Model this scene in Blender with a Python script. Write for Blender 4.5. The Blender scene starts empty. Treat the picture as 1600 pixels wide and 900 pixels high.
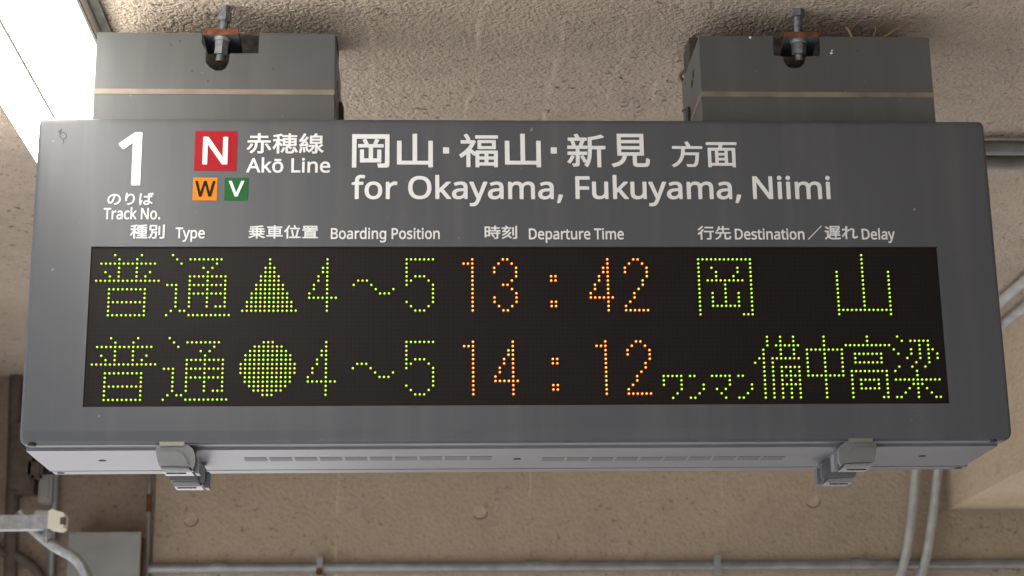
import bpy, bmesh, math, random
from mathutils import Vector, Matrix, noise
random.seed(7)
scene = bpy.context.scene
COL = scene.collection

# ------------------------------------------------------------------ camera
CAM = Vector((-0.142068, -2.672365, -0.807230))
YAW, PITCH, ROLL, FPX = 0.0492128559, 0.274287021, -0.0142109454, 2761.09
_f = Vector((math.sin(YAW)*math.cos(PITCH), math.cos(YAW)*math.cos(PITCH), math.sin(PITCH)))
_r = Vector((math.cos(YAW), -math.sin(YAW), 0))
_u = _r.cross(_f)
RIGHT = _r*math.cos(ROLL) + _u*math.sin(ROLL)
UP = -_r*math.sin(ROLL) + _u*math.cos(ROLL)
FWD = _f
cam_data = bpy.data.cameras.new('camera')
cam_data.sensor_width = 36.0
cam_data.lens = FPX/1600*36.0
cam_data.clip_start, cam_data.clip_end = 0.05, 3000
cam_data.dof.use_dof = True
cam_data.dof.focus_distance = 2.72
cam_data.dof.aperture_fstop = 8.0
cam = bpy.data.objects.new('camera', cam_data)
COL.objects.link(cam)
cam.matrix_world = Matrix(((RIGHT.x, UP.x, -FWD.x, CAM.x), (RIGHT.y, UP.y, -FWD.y, CAM.y),
                           (RIGHT.z, UP.z, -FWD.z, CAM.z), (0, 0, 0, 1)))
scene.camera = cam

# ------------------------------------------------------------------ light
SUN_ELEV, SUN_AZ = math.radians(48), math.radians(-50)    # azimuth measured from +Y towards +X
world = bpy.data.worlds.new('World'); scene.world = world
world.use_nodes = True
nt = world.node_tree
sky = nt.nodes.new('ShaderNodeTexSky'); sky.sky_type = 'NISHITA'; sky.sun_disc = False
sky.sun_elevation = SUN_ELEV; sky.sun_rotation = SUN_AZ
nt.links.new(sky.outputs[0], nt.nodes['Background'].inputs[0])
nt.nodes['Background'].inputs[1].default_value = 0.12
sun_data = bpy.data.lights.new('sun', 'SUN'); sun_data.energy = 4.0; sun_data.angle = math.radians(0.5)
sun_data.color = (1.0, 0.96, 0.91)
sun = bpy.data.objects.new('sun', sun_data); COL.objects.link(sun)
sdir = Vector((math.sin(SUN_AZ)*math.cos(SUN_ELEV), math.cos(SUN_AZ)*math.cos(SUN_ELEV), math.sin(SUN_ELEV)))
sun.rotation_euler = sdir.to_track_quat('Z', 'Y').to_euler()
scene.view_settings.view_transform = 'Standard'
scene.view_settings.look = 'None'
scene.view_settings.gamma = 1.0
scene.view_settings.use_curve_mapping = False
scene.view_settings.exposure = 1.8
scene.cycles.use_denoising = True
scene.cycles.max_bounces = 10
scene.cycles.diffuse_bounces = 6
scene.cycles.sample_clamp_indirect = 6.0

# letter outlines: character code, then closed loops of x, y pairs in thousandths of an em
ADVANCE = {65: 512, 107: 428, 333: 485, 76: 420, 105: 207, 110: 496, 101: 452, 102: 276, 111: 485, 114: 331, 79: 626, 97: 450, 121: 409, 109: 750, 44: 215, 70: 416, 117: 496, 78: 609, 84: 446, 99: 385, 46: 215, 112: 493, 66: 521, 100: 493, 103: 493, 80: 485, 116: 289, 68: 585, 115: 384, 108: 207, 49: 459, 87: 746, 86: 481, 106: 207, 104: 496, 32: 209}
GLYPHS = {
65: [[290,588,296,586,302,578,523,8,524,-4,518,-11,512,-13,440,-13,434,-13,428,-9,361,158,356,164,152,164,148,158,85,-4,81,-10,74,-13,-4,-12,-12,-4,-11,8,212,580,218,586,224,588],[254,446,186,260,188,254,326,254,260,439]],
107: [[64,621,136,622,144,620,150,614,150,272,151,266,154,263,182,296,318,440,328,443,406,443,417,440,421,434,422,428,418,421,255,248,254,242,431,8,434,2,433,-4,429,-10,418,-13,334,-13,328,-10,184,180,152,152,151,2,148,-8,142,-12,136,-13,70,-13,60,-10,56,-4,55,608,58,617]],
333: [[184,-13,160,-6,136,6,112,22,91,42,76,60,58,90,46,120,38,150,33,180,31,216,34,258,42,300,57,342,76,374,102,402,130,423,166,439,202,448,244,451,286,447,322,438,358,420,382,402,406,377,428,342,443,306,452,264,455,216,453,180,448,144,439,114,416,66,394,39,376,22,353,6,328,-5,304,-13,274,-19,238,-21,214,-19],[208,362,178,348,156,324,143,300,133,258,130,216,136,156,142,132,154,109,166,94,184,79,196,72,220,66,244,64,268,66,290,72,310,85,322,96,331,108,343,132,350,156,356,216,350,276,342,300,334,318,320,336,304,350,286,359,268,363,244,366],[375,546,375,486,370,476,364,473,124,473,118,474,112,479,110,486,110,546,118,555,364,556,370,553]],
76: [[74,585,152,586,158,583,162,578,163,572,163,80,170,77,404,76,410,72,413,62,412,-4,404,-12,80,-13,70,-10,66,-4,65,572,68,581]],
105: [[65,-13,59,-9,56,-4,55,2,56,434,59,439,65,443,143,442,149,438,152,428,151,-4,147,-10,137,-13],[89,490,77,494,69,500,55,518,51,530,51,560,57,578,71,593,89,602,107,604,137,592,143,588,151,578,157,560,157,530,149,512,138,500,107,488]],
110: [[439,-10,430,-13,358,-13,352,-9,349,-4,348,272,344,308,339,326,328,344,311,356,295,362,268,366,226,361,196,350,178,332,163,302,155,266,152,224,151,-4,147,-10,136,-13,70,-13,64,-12,58,-8,55,2,55,428,56,434,60,440,70,443,130,442,137,434,143,404,148,399,166,418,214,442,274,451,328,446,364,434,400,410,426,374,439,332,444,284,444,2,443,-4]],
101: [[274,447,304,440,334,426,364,404,386,378,403,348,416,312,422,282,424,198,418,190,412,188,136,188,133,186,132,180,136,156,145,126,166,97,190,79,220,69,256,65,322,73,388,94,394,95,400,92,405,84,405,18,402,12,394,7,328,-14,250,-21,208,-17,166,-7,136,6,109,24,79,54,59,84,44,120,34,168,31,210,34,258,42,300,58,342,76,372,96,396,124,420,160,438,196,448,232,451],[136,270,322,270,323,276,320,300,313,318,307,330,298,342,286,352,268,362,232,367,202,363,184,356,166,341,147,312,137,288]],
102: [[86,-13,79,-10,75,-4,74,2,74,362,8,363,1,368,-1,374,-1,410,2,416,8,420,69,440,74,446,76,494,84,530,93,554,104,573,128,598,146,609,170,618,200,625,230,626,272,622,314,611,320,607,323,602,323,596,302,536,296,532,290,531,254,540,230,543,212,541,200,536,188,526,178,506,173,488,171,446,176,443,266,443,272,441,278,435,279,428,279,374,277,368,272,364,266,362,176,362,171,356,170,-4,164,-11,158,-13]],
111: [[184,-13,160,-6,136,6,112,22,91,42,76,60,58,90,46,120,38,150,33,180,31,216,34,258,42,300,57,342,76,374,102,402,130,423,166,439,202,448,244,451,286,447,322,438,358,420,382,402,406,377,428,342,443,306,452,264,455,216,453,180,448,144,439,114,416,66,394,39,376,22,353,6,328,-5,304,-13,274,-19,238,-21,214,-19],[208,362,178,348,156,324,143,300,133,258,130,216,136,156,142,132,154,109,166,94,184,79,196,72,220,66,244,64,268,66,290,72,310,85,322,96,331,108,343,132,350,156,356,216,350,276,342,300,334,318,320,336,304,350,286,359,268,363,244,366]],
114: [[64,-12,58,-8,55,2,56,434,64,442,130,442,138,434,143,392,148,387,160,403,166,408,208,437,226,445,250,450,268,451,298,450,322,446,330,440,332,434,321,362,316,357,310,355,286,359,262,360,220,349,187,326,161,284,152,224,151,-4,148,-9,142,-13]],
79: [[423,577,465,556,507,523,537,486,557,450,576,402,586,348,590,282,589,240,583,204,571,156,559,126,543,96,519,64,495,40,471,22,435,2,393,-12,357,-19,315,-21,267,-18,231,-12,189,2,159,17,134,36,103,66,81,98,67,126,53,162,43,204,38,246,36,288,40,348,50,402,65,444,91,492,123,528,159,556,201,576,255,590,315,594,369,590],[387,80,411,93,436,114,454,138,466,162,479,204,486,240,488,288,483,354,470,402,445,450,413,480,375,496,369,498,315,505,279,502,243,494,213,478,194,462,174,438,158,408,147,372,140,330,138,288,140,246,147,204,157,168,172,138,191,114,213,95,243,79,273,71,315,68,351,71]],
97: [[393,-10,381,-13,333,-13,327,-11,323,-6,313,30,309,34,285,10,237,-14,171,-21,141,-19,123,-15,99,-6,75,7,56,24,43,42,32,66,26,90,24,120,30,162,51,202,81,230,123,250,177,264,243,270,297,271,303,276,300,312,294,336,285,348,273,357,249,365,225,367,165,357,105,334,99,336,94,342,72,396,71,402,75,409,147,438,231,450,279,446,321,435,354,414,359,408,381,378,393,342,398,294,398,0],[302,192,297,196,255,195,207,190,171,182,153,173,135,157,125,138,124,114,125,102,129,90,139,78,147,72,153,68,171,64,189,62,219,65,249,75,271,90,289,114,298,138]],
121: [[3,-197,-3,-191,-4,-184,-4,-130,-2,-124,3,-119,9,-117,57,-122,95,-112,121,-88,141,-52,159,-4,158,2,-10,422,-12,428,-9,438,-3,442,3,443,75,443,81,442,87,436,182,188,207,113,234,194,321,435,327,441,333,443,411,443,417,440,421,434,420,422,236,-64,199,-136,183,-156,165,-174,147,-186,123,-197,99,-203,69,-205,33,-203]],
109: [[694,-9,688,-13,682,-13,616,-13,607,-10,603,-4,602,272,600,308,591,332,584,344,574,353,550,363,526,366,496,362,466,350,448,333,435,308,427,278,424,236,423,-4,418,-11,412,-13,340,-13,334,-10,330,-4,329,2,329,272,320,326,311,344,296,356,280,362,250,366,232,364,214,359,190,347,180,338,172,326,162,302,153,254,151,-4,148,-9,142,-13,70,-13,60,-10,56,-4,55,2,55,428,58,438,64,442,70,443,130,442,137,434,144,404,148,400,166,420,214,444,262,451,298,449,328,443,358,430,377,416,394,398,400,389,430,416,454,431,484,443,508,448,538,451,586,447,623,434,634,428,658,410,679,380,694,332,698,278,698,2,697,-4]],
44: [[29,-115,23,-111,20,-101,36,-35,61,97,65,103,71,106,149,106,155,104,165,91,167,85,166,79,148,19,97,-107,89,-115]],
70: [[74,-12,68,-8,65,2,66,578,72,584,80,586,398,586,404,585,410,578,411,572,411,506,404,498,398,496,170,496,163,494,163,320,386,319,393,314,396,308,396,242,392,234,386,230,380,230,164,230,162,-4,158,-10,152,-13]],
117: [[53,438,59,442,65,443,131,443,137,443,145,438,148,426,148,156,150,126,157,102,169,84,185,73,203,66,227,64,263,67,281,72,299,80,317,96,325,108,333,126,339,150,343,180,344,426,347,438,353,442,359,443,425,443,431,442,437,438,440,426,440,0,437,-8,431,-12,425,-13,365,-12,358,-6,352,24,347,29,329,10,275,-14,221,-21,185,-19,155,-13,131,-5,103,12,85,30,69,54,58,84,52,114,50,150,50,426]],
78: [[70,-10,66,-4,65,2,65,572,68,581,74,585,80,586,158,586,164,586,170,582,452,146,454,152,451,248,452,578,458,585,464,586,530,586,538,584,544,578,545,572,545,2,542,-8,536,-12,530,-13,446,-13,439,-10,158,426,155,422,155,416,157,320,156,-4,152,-10,146,-13,80,-13]],
84: [[262,-13,184,-13,178,-9,175,-4,174,494,172,496,4,497,-2,501,-5,512,-5,572,-2,581,4,585,436,586,444,584,449,578,450,506,442,497,274,496,272,494,272,2,271,-4,268,-9]],
99: [[365,426,370,420,371,414,369,408,350,354,346,347,340,343,334,343,286,358,244,363,220,361,196,355,178,346,167,336,152,318,144,300,136,276,130,216,136,156,143,132,154,108,164,96,177,84,196,73,214,68,238,66,298,73,346,90,355,90,362,84,364,78,364,12,358,4,310,-14,244,-21,202,-18,166,-10,130,5,104,24,76,53,56,84,42,120,34,162,31,210,34,264,43,306,60,348,78,378,106,406,136,427,172,441,208,448,250,451,310,444]],
46: [[78,104,90,108,102,110,126,108,138,103,150,95,163,81,169,63,170,45,168,21,160,3,138,-17,120,-23,90,-22,78,-18,66,-10,51,9,46,27,46,63,54,83,66,97]],
112: [[64,-204,58,-200,55,-190,56,434,64,442,130,442,138,434,144,404,148,400,163,416,208,441,268,450,322,445,370,425,406,396,414,386,440,344,457,284,462,218,460,170,452,128,438,86,421,56,397,26,370,5,346,-7,310,-17,268,-21,208,-11,166,11,154,22,152,20,150,14,152,-16,151,-196,148,-201,142,-205],[286,67,304,73,321,86,340,110,351,134,358,158,362,188,363,218,360,260,351,296,340,320,334,330,316,349,292,361,262,366,238,364,214,358,196,350,184,340,172,326,164,308,157,284,152,230,153,182,156,158,163,128,170,110,184,92,196,81,214,71,238,66,262,64]],
66: [[72,584,80,586,242,586,308,582,362,571,410,552,446,520,464,485,466,476,472,428,466,386,456,362,445,344,434,332,416,317,390,302,422,290,440,278,458,261,470,246,483,218,489,194,491,164,488,128,478,92,461,62,446,44,422,24,392,8,362,-3,320,-11,278,-13,80,-13,74,-12,68,-8,65,2,65,572,66,578],[164,74,266,74,308,77,338,85,358,98,375,116,386,146,388,170,386,188,383,200,374,218,368,225,355,236,338,244,314,251,260,256,164,255],[163,344,170,342,296,344,326,350,344,360,358,374,368,398,370,428,368,446,359,464,347,476,338,482,320,489,290,496,242,498,170,498,164,496]],
100: [[430,621,436,615,438,606,438,0,437,-6,430,-12,424,-13,364,-12,357,-6,351,24,346,30,328,12,286,-10,226,-20,166,-14,124,5,80,42,54,84,36,144,31,216,36,282,54,342,84,390,116,420,124,425,166,444,220,451,280,442,328,419,340,408,342,414,341,438,341,612,346,619,352,622],[232,366,202,362,178,350,156,324,142,294,133,258,130,210,134,162,142,132,156,102,179,78,202,68,232,64,274,69,298,78,317,96,330,120,339,156,342,204,338,264,330,300,317,330,298,349,274,361]],
103: [[430,442,436,436,438,428,438,-10,436,-46,429,-82,414,-118,394,-147,376,-164,352,-180,316,-195,280,-202,232,-205,148,-199,70,-175,65,-166,65,-100,70,-90,76,-87,82,-88,154,-112,232,-120,268,-117,296,-106,316,-90,330,-70,339,-46,342,14,340,21,328,11,304,-4,280,-13,250,-19,220,-21,166,-14,124,5,118,8,80,44,52,92,38,140,31,212,37,284,54,338,78,380,82,386,118,421,166,444,220,451,250,449,274,444,304,433,328,418,346,403,352,408,357,434,364,442],[202,67,232,63,280,70,292,74,315,92,336,134,343,194,343,218,341,254,331,302,319,326,310,338,298,348,280,357,256,364,232,366,208,363,190,357,178,349,166,338,152,320,142,296,135,272,130,212,133,170,143,128,158,98,172,84,178,78]],
80: [[74,-12,68,-8,65,2,66,578,72,584,80,586,230,586,296,581,356,565,404,535,433,500,451,458,457,404,446,335,443,326,423,290,404,269,380,250,356,237,326,225,290,217,254,212,170,210,164,208,162,-4,158,-10,152,-13],[164,300,170,298,236,299,272,303,296,309,308,315,332,331,343,344,349,356,355,380,357,404,352,434,344,452,326,473,302,486,266,495,218,498,170,498,164,496]],
116: [[279,-6,243,-17,201,-21,177,-20,153,-15,117,0,99,14,81,36,70,60,63,90,61,126,60,360,57,362,15,362,9,363,4,366,0,372,0,408,1,414,7,420,63,447,92,534,99,540,147,541,155,534,157,528,157,450,159,443,267,443,273,442,279,438,282,432,282,372,278,366,273,363,159,362,157,360,157,132,160,102,164,90,173,78,183,70,195,65,213,63,243,66,273,72,279,70,283,66,285,54,285,6,284,0]],
68: [[70,-10,66,-4,65,2,65,572,68,581,74,585,80,586,254,586,308,582,368,568,410,551,452,525,484,494,513,452,534,404,546,350,549,290,546,230,534,176,512,124,486,86,446,47,410,25,350,2,296,-9,236,-13,80,-13],[164,77,170,75,224,75,296,81,350,98,392,128,422,170,441,224,447,284,444,332,437,374,423,410,407,434,383,458,356,475,326,486,284,495,242,498,170,498,163,494]],
115: [[37,7,31,12,29,24,29,84,31,90,37,95,43,96,49,94,109,72,181,62,211,64,229,69,247,76,260,90,266,108,260,132,235,153,97,216,73,231,47,258,35,282,30,300,28,324,33,360,49,391,80,420,115,438,157,448,205,451,277,443,345,420,351,414,352,408,350,402,327,348,319,341,313,340,253,360,199,367,175,366,151,361,137,354,127,345,122,330,131,306,157,288,295,226,326,204,342,186,354,162,358,144,361,120,357,84,352,66,338,42,314,18,297,6,277,-4,247,-14,211,-19,175,-21,97,-14]],
108: [[142,-13,70,-13,60,-10,56,-4,55,608,58,617,64,621,142,622,148,618,152,608,152,2,151,-4,148,-9]],
49: [[289,-12,217,-13,208,-10,204,-4,203,458,199,463,120,398,109,392,103,393,97,398,61,444,58,452,60,458,65,464,223,586,289,585,295,581,298,572,298,2,295,-8]],
87: [[744,582,748,572,747,566,597,2,591,-10,582,-13,510,-13,504,-11,498,-4,372,423,366,411,246,-4,240,-11,234,-13,162,-13,153,-10,147,2,-2,566,-3,572,0,581,6,585,12,586,84,586,92,584,97,578,198,177,204,172,219,230,321,578,330,586,408,586,414,584,419,578,421,572,540,173,546,172,648,578,654,585,660,586,732,586,738,586]],
86: [[488,584,493,578,494,572,492,566,289,-4,284,-11,278,-13,200,-12,192,-4,-11,566,-13,572,-12,578,-6,584,2,586,74,586,82,584,87,578,236,151,242,138,265,212,393,578,398,584,404,586,482,586]],
106: [[138,443,147,440,151,434,152,428,152,-64,149,-94,145,-118,139,-136,129,-154,114,-173,96,-187,72,-198,48,-203,18,-205,-18,-203,-48,-195,-55,-190,-57,-184,-57,-124,-54,-118,-48,-114,-42,-113,-12,-119,6,-121,24,-119,42,-110,50,-100,53,-88,55,-64,56,434,60,440,66,443],[90,489,72,498,59,512,51,530,51,560,57,578,72,594,90,603,108,603,138,592,151,578,157,560,157,530,150,513,138,500,108,489]],
104: [[64,621,142,622,151,614,151,410,154,405,166,417,220,442,274,450,304,448,340,442,364,433,384,422,406,402,424,377,436,344,442,314,444,278,444,2,442,-6,436,-12,358,-13,352,-9,349,-4,348,272,344,308,336,332,328,344,316,353,292,363,262,366,232,363,214,357,196,349,178,332,170,320,162,302,156,278,153,248,151,-4,147,-10,136,-13,64,-12,56,-4,55,608,58,617]],
12398: [[84,217,75,307,96,435,161,553,258,645,378,705,522,727,654,708,660,705,762,655,768,650,847,571,898,469,916,349,915,343,900,229,852,128,768,44,660,-13,528,-44,522,-41,517,-35,474,33,470,43,474,52,480,56,564,68,636,92,702,131,757,187,793,259,807,355,797,433,768,501,762,510,714,564,642,607,570,623,566,619,553,541,534,445,508,349,468,235,423,145,377,85,324,45,270,32,258,32,204,46,157,79,113,139],[456,620,372,596,294,546,231,475,192,397,178,313,184,253,199,205,203,199,222,172,246,154,264,149,306,169,356,241,405,373,428,457,447,547]],
12426: [[363,-62,355,-54,309,17,308,24,311,30,321,35,441,62,537,103,547,108,624,174,674,264,675,269,693,390,687,474,667,552,641,600,636,606,599,636,549,648,482,630,417,579,365,510,329,432,309,348,307,276,311,228,309,222,303,217,297,216,225,210,219,210,213,214,209,222,200,324,198,384,203,486,215,606,229,702,237,788,242,798,249,801,339,798,345,795,350,786,329,690,313,594,312,588,315,583,357,639,417,696,483,732,561,747,639,730,706,684,759,606,790,510,801,390,781,246,777,234,719,120,627,34,513,-24,375,-62]],
12400: [[140,770,230,762,239,758,243,752,243,746,226,680,204,560,185,416,176,284,182,202,184,212,188,216,217,290,224,299,230,301,236,299,272,272,279,266,283,260,283,254,230,98,213,38,208,-10,211,-46,206,-53,200,-56,128,-61,122,-59,116,-52,97,38,83,140,77,266,88,428,106,572,123,686,129,758,134,767],[722,769,731,764,734,758,727,692,725,596,728,591,884,611,892,608,896,602,897,596,897,518,890,510,734,491,728,491,726,488,737,230,743,224,806,193,872,147,930,98,933,92,932,86,890,20,884,13,878,11,869,14,818,59,770,96,740,113,735,68,716,20,680,-20,632,-45,626,-47,554,-56,482,-49,422,-31,374,3,345,50,336,104,345,152,374,199,422,235,482,256,554,264,626,257,631,260,623,482,620,485,536,483,368,490,363,494,360,500,360,578,362,584,368,589,374,590,542,582,620,584,622,590,622,692,618,758,620,763,626,768,632,769],[635,158,632,164,614,169,578,174,548,176,488,167,482,165,446,140,435,110,435,104,447,74,482,53,542,44,578,48,608,62,624,80,633,104,636,140],[872,638,818,619,812,618,806,621,802,626,745,770,745,776,749,782,758,787,806,801,812,799,817,794,876,656,878,650,877,644],[974,670,920,651,914,650,905,656,867,752,844,800,845,806,848,811,902,830,908,831,914,828,920,819,979,686,980,680]],
36196: [[204,-90,144,-31,141,-23,143,-17,238,61,294,139,325,217,337,289,341,367,340,415,336,417,72,417,66,419,59,427,59,505,63,511,72,515,444,516,445,625,444,628,438,630,162,630,156,633,151,643,151,715,153,721,162,728,438,728,444,730,445,835,450,844,462,847,540,847,549,841,551,835,551,733,552,730,558,728,840,727,847,721,848,715,848,643,847,637,840,631,558,630,552,628,551,625,552,516,930,515,939,511,943,505,943,427,936,419,930,417,684,417,680,415,679,13,675,-29,660,-57,630,-78,588,-88,474,-92,463,-89,459,-83,431,-5,432,1,437,7,444,9,564,9,570,10,574,13,575,409,574,415,570,417,450,417,444,415,444,361,440,277,424,187,384,86,318,-6,218,-89,210,-92],[720,340,726,344,792,371,798,372,807,367,870,278,926,187,965,109,967,103,966,97,961,91,888,59,882,58,874,61,870,67,829,151,780,235,719,325,717,331],[276,345,279,337,278,331,232,235,174,146,108,72,102,68,96,67,90,70,30,113,27,121,29,127,92,199,142,277,180,361,185,367,192,369,198,368,270,349]],
31298: [[34,756,39,760,45,761,147,780,243,802,333,832,342,828,397,774,405,761,609,761,612,762,614,768,615,840,621,847,627,848,699,848,705,846,710,840,711,834,711,762,933,761,945,758,950,750,950,684,948,678,941,672,717,671,711,666,711,624,921,624,930,618,932,606,932,270,927,263,921,260,669,260,660,258,723,212,758,180,761,174,760,168,756,162,711,119,705,114,699,113,693,115,651,155,603,192,602,18,604,6,609,4,627,2,735,2,747,6,753,24,759,90,765,100,771,102,777,101,837,76,842,78,830,102,787,168,784,174,784,180,788,186,795,190,849,214,855,215,864,210,911,144,953,66,982,-6,981,-12,977,-18,909,-48,903,-49,897,-46,891,-36,870,24,849,66,847,60,834,-24,801,-74,795,-77,741,-88,621,-88,555,-80,549,-77,519,-50,514,-42,506,18,506,192,507,199,513,205,519,207,567,207,575,210,545,228,540,234,539,240,541,246,554,258,549,260,417,260,407,264,403,270,401,312,403,324,403,474,401,480,399,482,393,478,387,477,285,477,279,476,277,474,277,462,279,456,393,322,398,312,397,306,351,249,345,244,339,242,333,244,327,250,279,326,278,324,276,-84,273,-89,267,-93,195,-93,184,-90,180,-84,179,-78,179,276,177,282,173,270,124,168,81,101,75,95,69,93,63,95,57,101,18,174,21,183,77,270,129,378,164,474,159,477,45,477,39,479,33,485,32,492,33,564,39,571,45,573,177,574,179,576,179,690,177,694,171,694,63,678,55,684,33,740,31,750],[485,174,490,168,491,162,469,84,439,12,404,-48,399,-52,393,-54,387,-52,327,-18,323,-12,322,-6,362,60,388,120,410,192,417,197,423,197],[614,348,614,396,612,402,498,402,496,396,496,348,501,343,609,343],[835,348,835,396,831,403,711,402,711,348,717,343,831,343],[614,486,614,534,612,540,498,540,496,534,496,486,501,482,609,482],[835,486,835,534,831,541,711,540,711,486,717,482,831,482],[614,630,614,666,609,671,387,671,381,673,377,678,375,684,375,744,369,744,285,719,277,714,277,576,279,574,387,573,393,572,399,568,403,576,403,612,405,618,411,623,417,624,609,624]],
32218: [[970,17,919,-45,913,-49,907,-49,824,17,763,90,739,131,733,131,733,137,733,-1,730,-31,717,-61,691,-81,655,-90,553,-94,547,-92,541,-85,518,-13,519,-7,523,-2,529,1,631,1,636,5,636,233,635,245,631,253,611,191,575,119,527,53,469,-3,410,-43,403,-45,397,-44,391,-38,347,17,347,23,351,29,368,41,367,42,361,43,319,30,310,35,307,41,297,89,260,209,265,217,301,229,309,233,301,270,163,249,97,235,67,226,61,227,55,232,29,305,28,311,31,317,55,332,78,353,166,467,163,469,121,464,85,457,61,450,55,451,49,455,46,461,22,533,25,540,43,551,60,569,112,647,158,737,206,845,211,849,217,850,223,848,289,820,296,815,298,809,297,803,250,707,199,618,164,563,169,560,229,565,233,569,300,689,307,697,313,699,319,697,385,659,390,653,391,647,389,641,321,527,276,461,283,460,325,470,335,467,339,461,363,389,384,311,397,245,391,235,345,221,341,215,359,167,375,113,389,59,391,57,427,82,485,149,520,215,517,221,409,222,403,227,397,245,401,263,401,299,405,305,415,309,571,309,583,311,631,295,636,299,636,359,634,365,451,366,445,367,439,372,437,383,437,725,439,737,445,742,451,743,589,743,595,745,624,839,628,845,637,849,721,831,729,827,733,821,733,815,701,749,703,743,901,743,907,743,913,739,917,731,917,725,917,383,914,371,907,366,901,366,739,366,733,365,733,347,745,311,759,275,769,256,775,253,835,312,871,352,877,356,883,356,889,352,947,305,949,299,948,293,943,287,816,179,817,173,853,124,907,73,967,33,972,23],[85,209,148,197,155,191,157,185,144,95,125,5,105,-67,99,-73,91,-75,31,-52,26,-49,22,-43,22,-37,44,35,59,113,71,197,73,203,79,208],[199,-39,193,-35,190,-25,186,41,168,191,172,197,181,201,241,209,247,205,250,197,275,-19,271,-25,265,-29,205,-40],[190,347,193,344,199,344,277,354,281,359,259,432,253,427],[533,455,535,453,541,452,817,453,819,455,819,509,817,513,811,514,535,513,533,509],[533,599,535,597,817,597,819,599,819,653,817,656,811,657,535,656,533,653]],
23713: [[81,-90,77,-84,76,-78,76,780,76,786,80,792,85,795,91,796,907,796,913,796,921,792,925,786,925,780,925,18,920,-24,907,-48,902,-54,877,-69,835,-79,781,-82,703,-82,698,-78,695,-72,670,-6,672,0,679,6,811,7,817,8,824,12,825,696,823,698,709,699,693,696,727,686,732,678,731,672,649,522,799,522,805,520,811,510,811,444,808,438,799,433,541,432,541,156,547,151,643,151,649,156,649,372,651,378,655,383,667,385,727,385,734,384,740,378,742,372,742,78,739,66,733,62,727,61,265,61,255,66,252,72,252,372,254,378,259,383,265,385,331,385,340,378,342,372,343,153,349,151,439,151,445,153,446,156,446,432,211,433,205,434,199,438,196,444,196,510,198,516,205,521,337,522,323,558,297,612,268,666,267,672,269,678,277,684,314,696,301,699,181,699,174,696,173,-84,169,-90,163,-93,91,-93],[631,696,625,699,361,699,356,696,430,546,431,540,429,534,423,528,421,522,409,522,547,522,577,576,606,636]],
23665: [[896,-86,889,-89,811,-89,805,-87,799,-80,798,-20,793,-15,109,-15,103,-14,97,-10,94,-2,94,628,97,636,103,640,109,641,187,641,193,637,197,628,198,88,442,88,444,94,444,826,447,832,457,837,535,837,541,835,547,828,548,820,548,94,550,88,793,87,796,88,798,94,799,634,805,641,811,642,889,642,895,640,900,634,901,628,901,-74,900,-80]],
31119: [[941,-84,933,-90,855,-90,847,-84,845,-78,845,-48,843,-46,495,-46,493,-48,492,-84,489,-89,483,-93,411,-93,405,-91,399,-85,398,-78,398,240,396,246,393,248,375,226,369,224,363,226,279,316,277,312,277,-78,273,-87,267,-91,189,-91,183,-88,178,-78,177,268,111,209,66,174,57,171,51,173,45,180,8,246,6,252,8,258,13,264,123,353,218,462,280,564,279,566,273,568,57,568,49,570,43,576,42,648,44,654,50,660,183,661,189,663,190,666,121,798,119,804,123,813,189,842,198,840,204,834,230,792,260,738,282,690,281,684,277,678,254,666,255,664,267,661,339,661,357,664,363,663,405,636,410,630,412,624,411,618,379,546,340,474,303,420,302,414,393,333,397,336,400,366,405,371,411,373,927,373,933,373,939,369,943,360,943,-72],[618,120,615,123,495,122,493,120,493,48,495,44,615,43,618,48],[712,120,712,48,717,43,843,44,845,48,845,120,843,122,717,123],[618,282,615,285,495,284,493,282,493,210,495,208,615,208,617,210,618,216],[712,282,713,210,717,208,843,208,845,210,845,282,843,284,717,285],[896,660,897,426,896,420,891,414,879,412,465,412,457,414,451,420,450,654,453,663,459,667,885,668,891,666],[543,498,801,498,801,582,543,582],[394,720,394,786,395,792,399,797,405,800,933,800,945,797,949,792,950,786,950,720,947,714,939,709,411,709,399,712]],
26032: [[865,829,931,772,934,767,935,761,931,754,925,750,829,720,727,696,637,680,634,677,633,671,633,521,633,515,637,512,955,512,961,509,965,503,966,431,965,425,961,420,955,417,865,417,859,417,856,413,855,-79,851,-85,841,-88,769,-88,763,-85,759,-79,758,413,751,417,637,417,633,413,630,305,622,209,604,107,571,5,525,-79,517,-84,511,-83,451,-37,446,-31,444,-25,445,-19,485,53,488,59,487,63,445,39,439,38,432,41,379,149,348,203,345,209,345,215,349,221,355,225,409,254,415,250,421,245,454,191,482,137,499,99,503,107,514,143,529,227,535,311,537,401,537,743,541,749,547,753,661,774,769,800,853,828],[181,-72,175,-69,170,-61,148,5,150,11,157,17,229,18,235,19,237,23,236,257,49,258,43,260,37,269,38,341,43,348,49,350,235,351,237,353,237,425,235,427,229,428,49,428,38,431,34,437,33,503,37,513,43,517,49,517,145,517,148,521,143,551,131,593,113,641,113,653,109,655,61,655,55,657,49,664,48,731,50,737,55,742,61,744,229,744,234,749,202,815,200,821,201,827,205,832,211,835,277,852,283,852,291,845,343,744,499,744,505,743,512,737,513,731,513,665,505,656,463,655,456,653,457,647,455,641,410,521,415,517,517,517,523,515,528,509,529,503,528,437,523,430,517,428,337,428,331,425,331,353,337,350,505,350,511,348,516,341,517,335,517,269,514,263,505,258,331,257,331,17,328,-19,314,-43,295,-58,289,-60,259,-68],[205,227,208,221,207,215,178,143,143,77,103,22,97,18,91,17,85,20,32,59,28,65,28,71,31,76,69,125,98,179,122,239,127,245,133,247,139,246,199,231],[357,653,355,655,211,655,203,653,218,617,232,569,242,521,247,517,307,517,313,521]],
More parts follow.
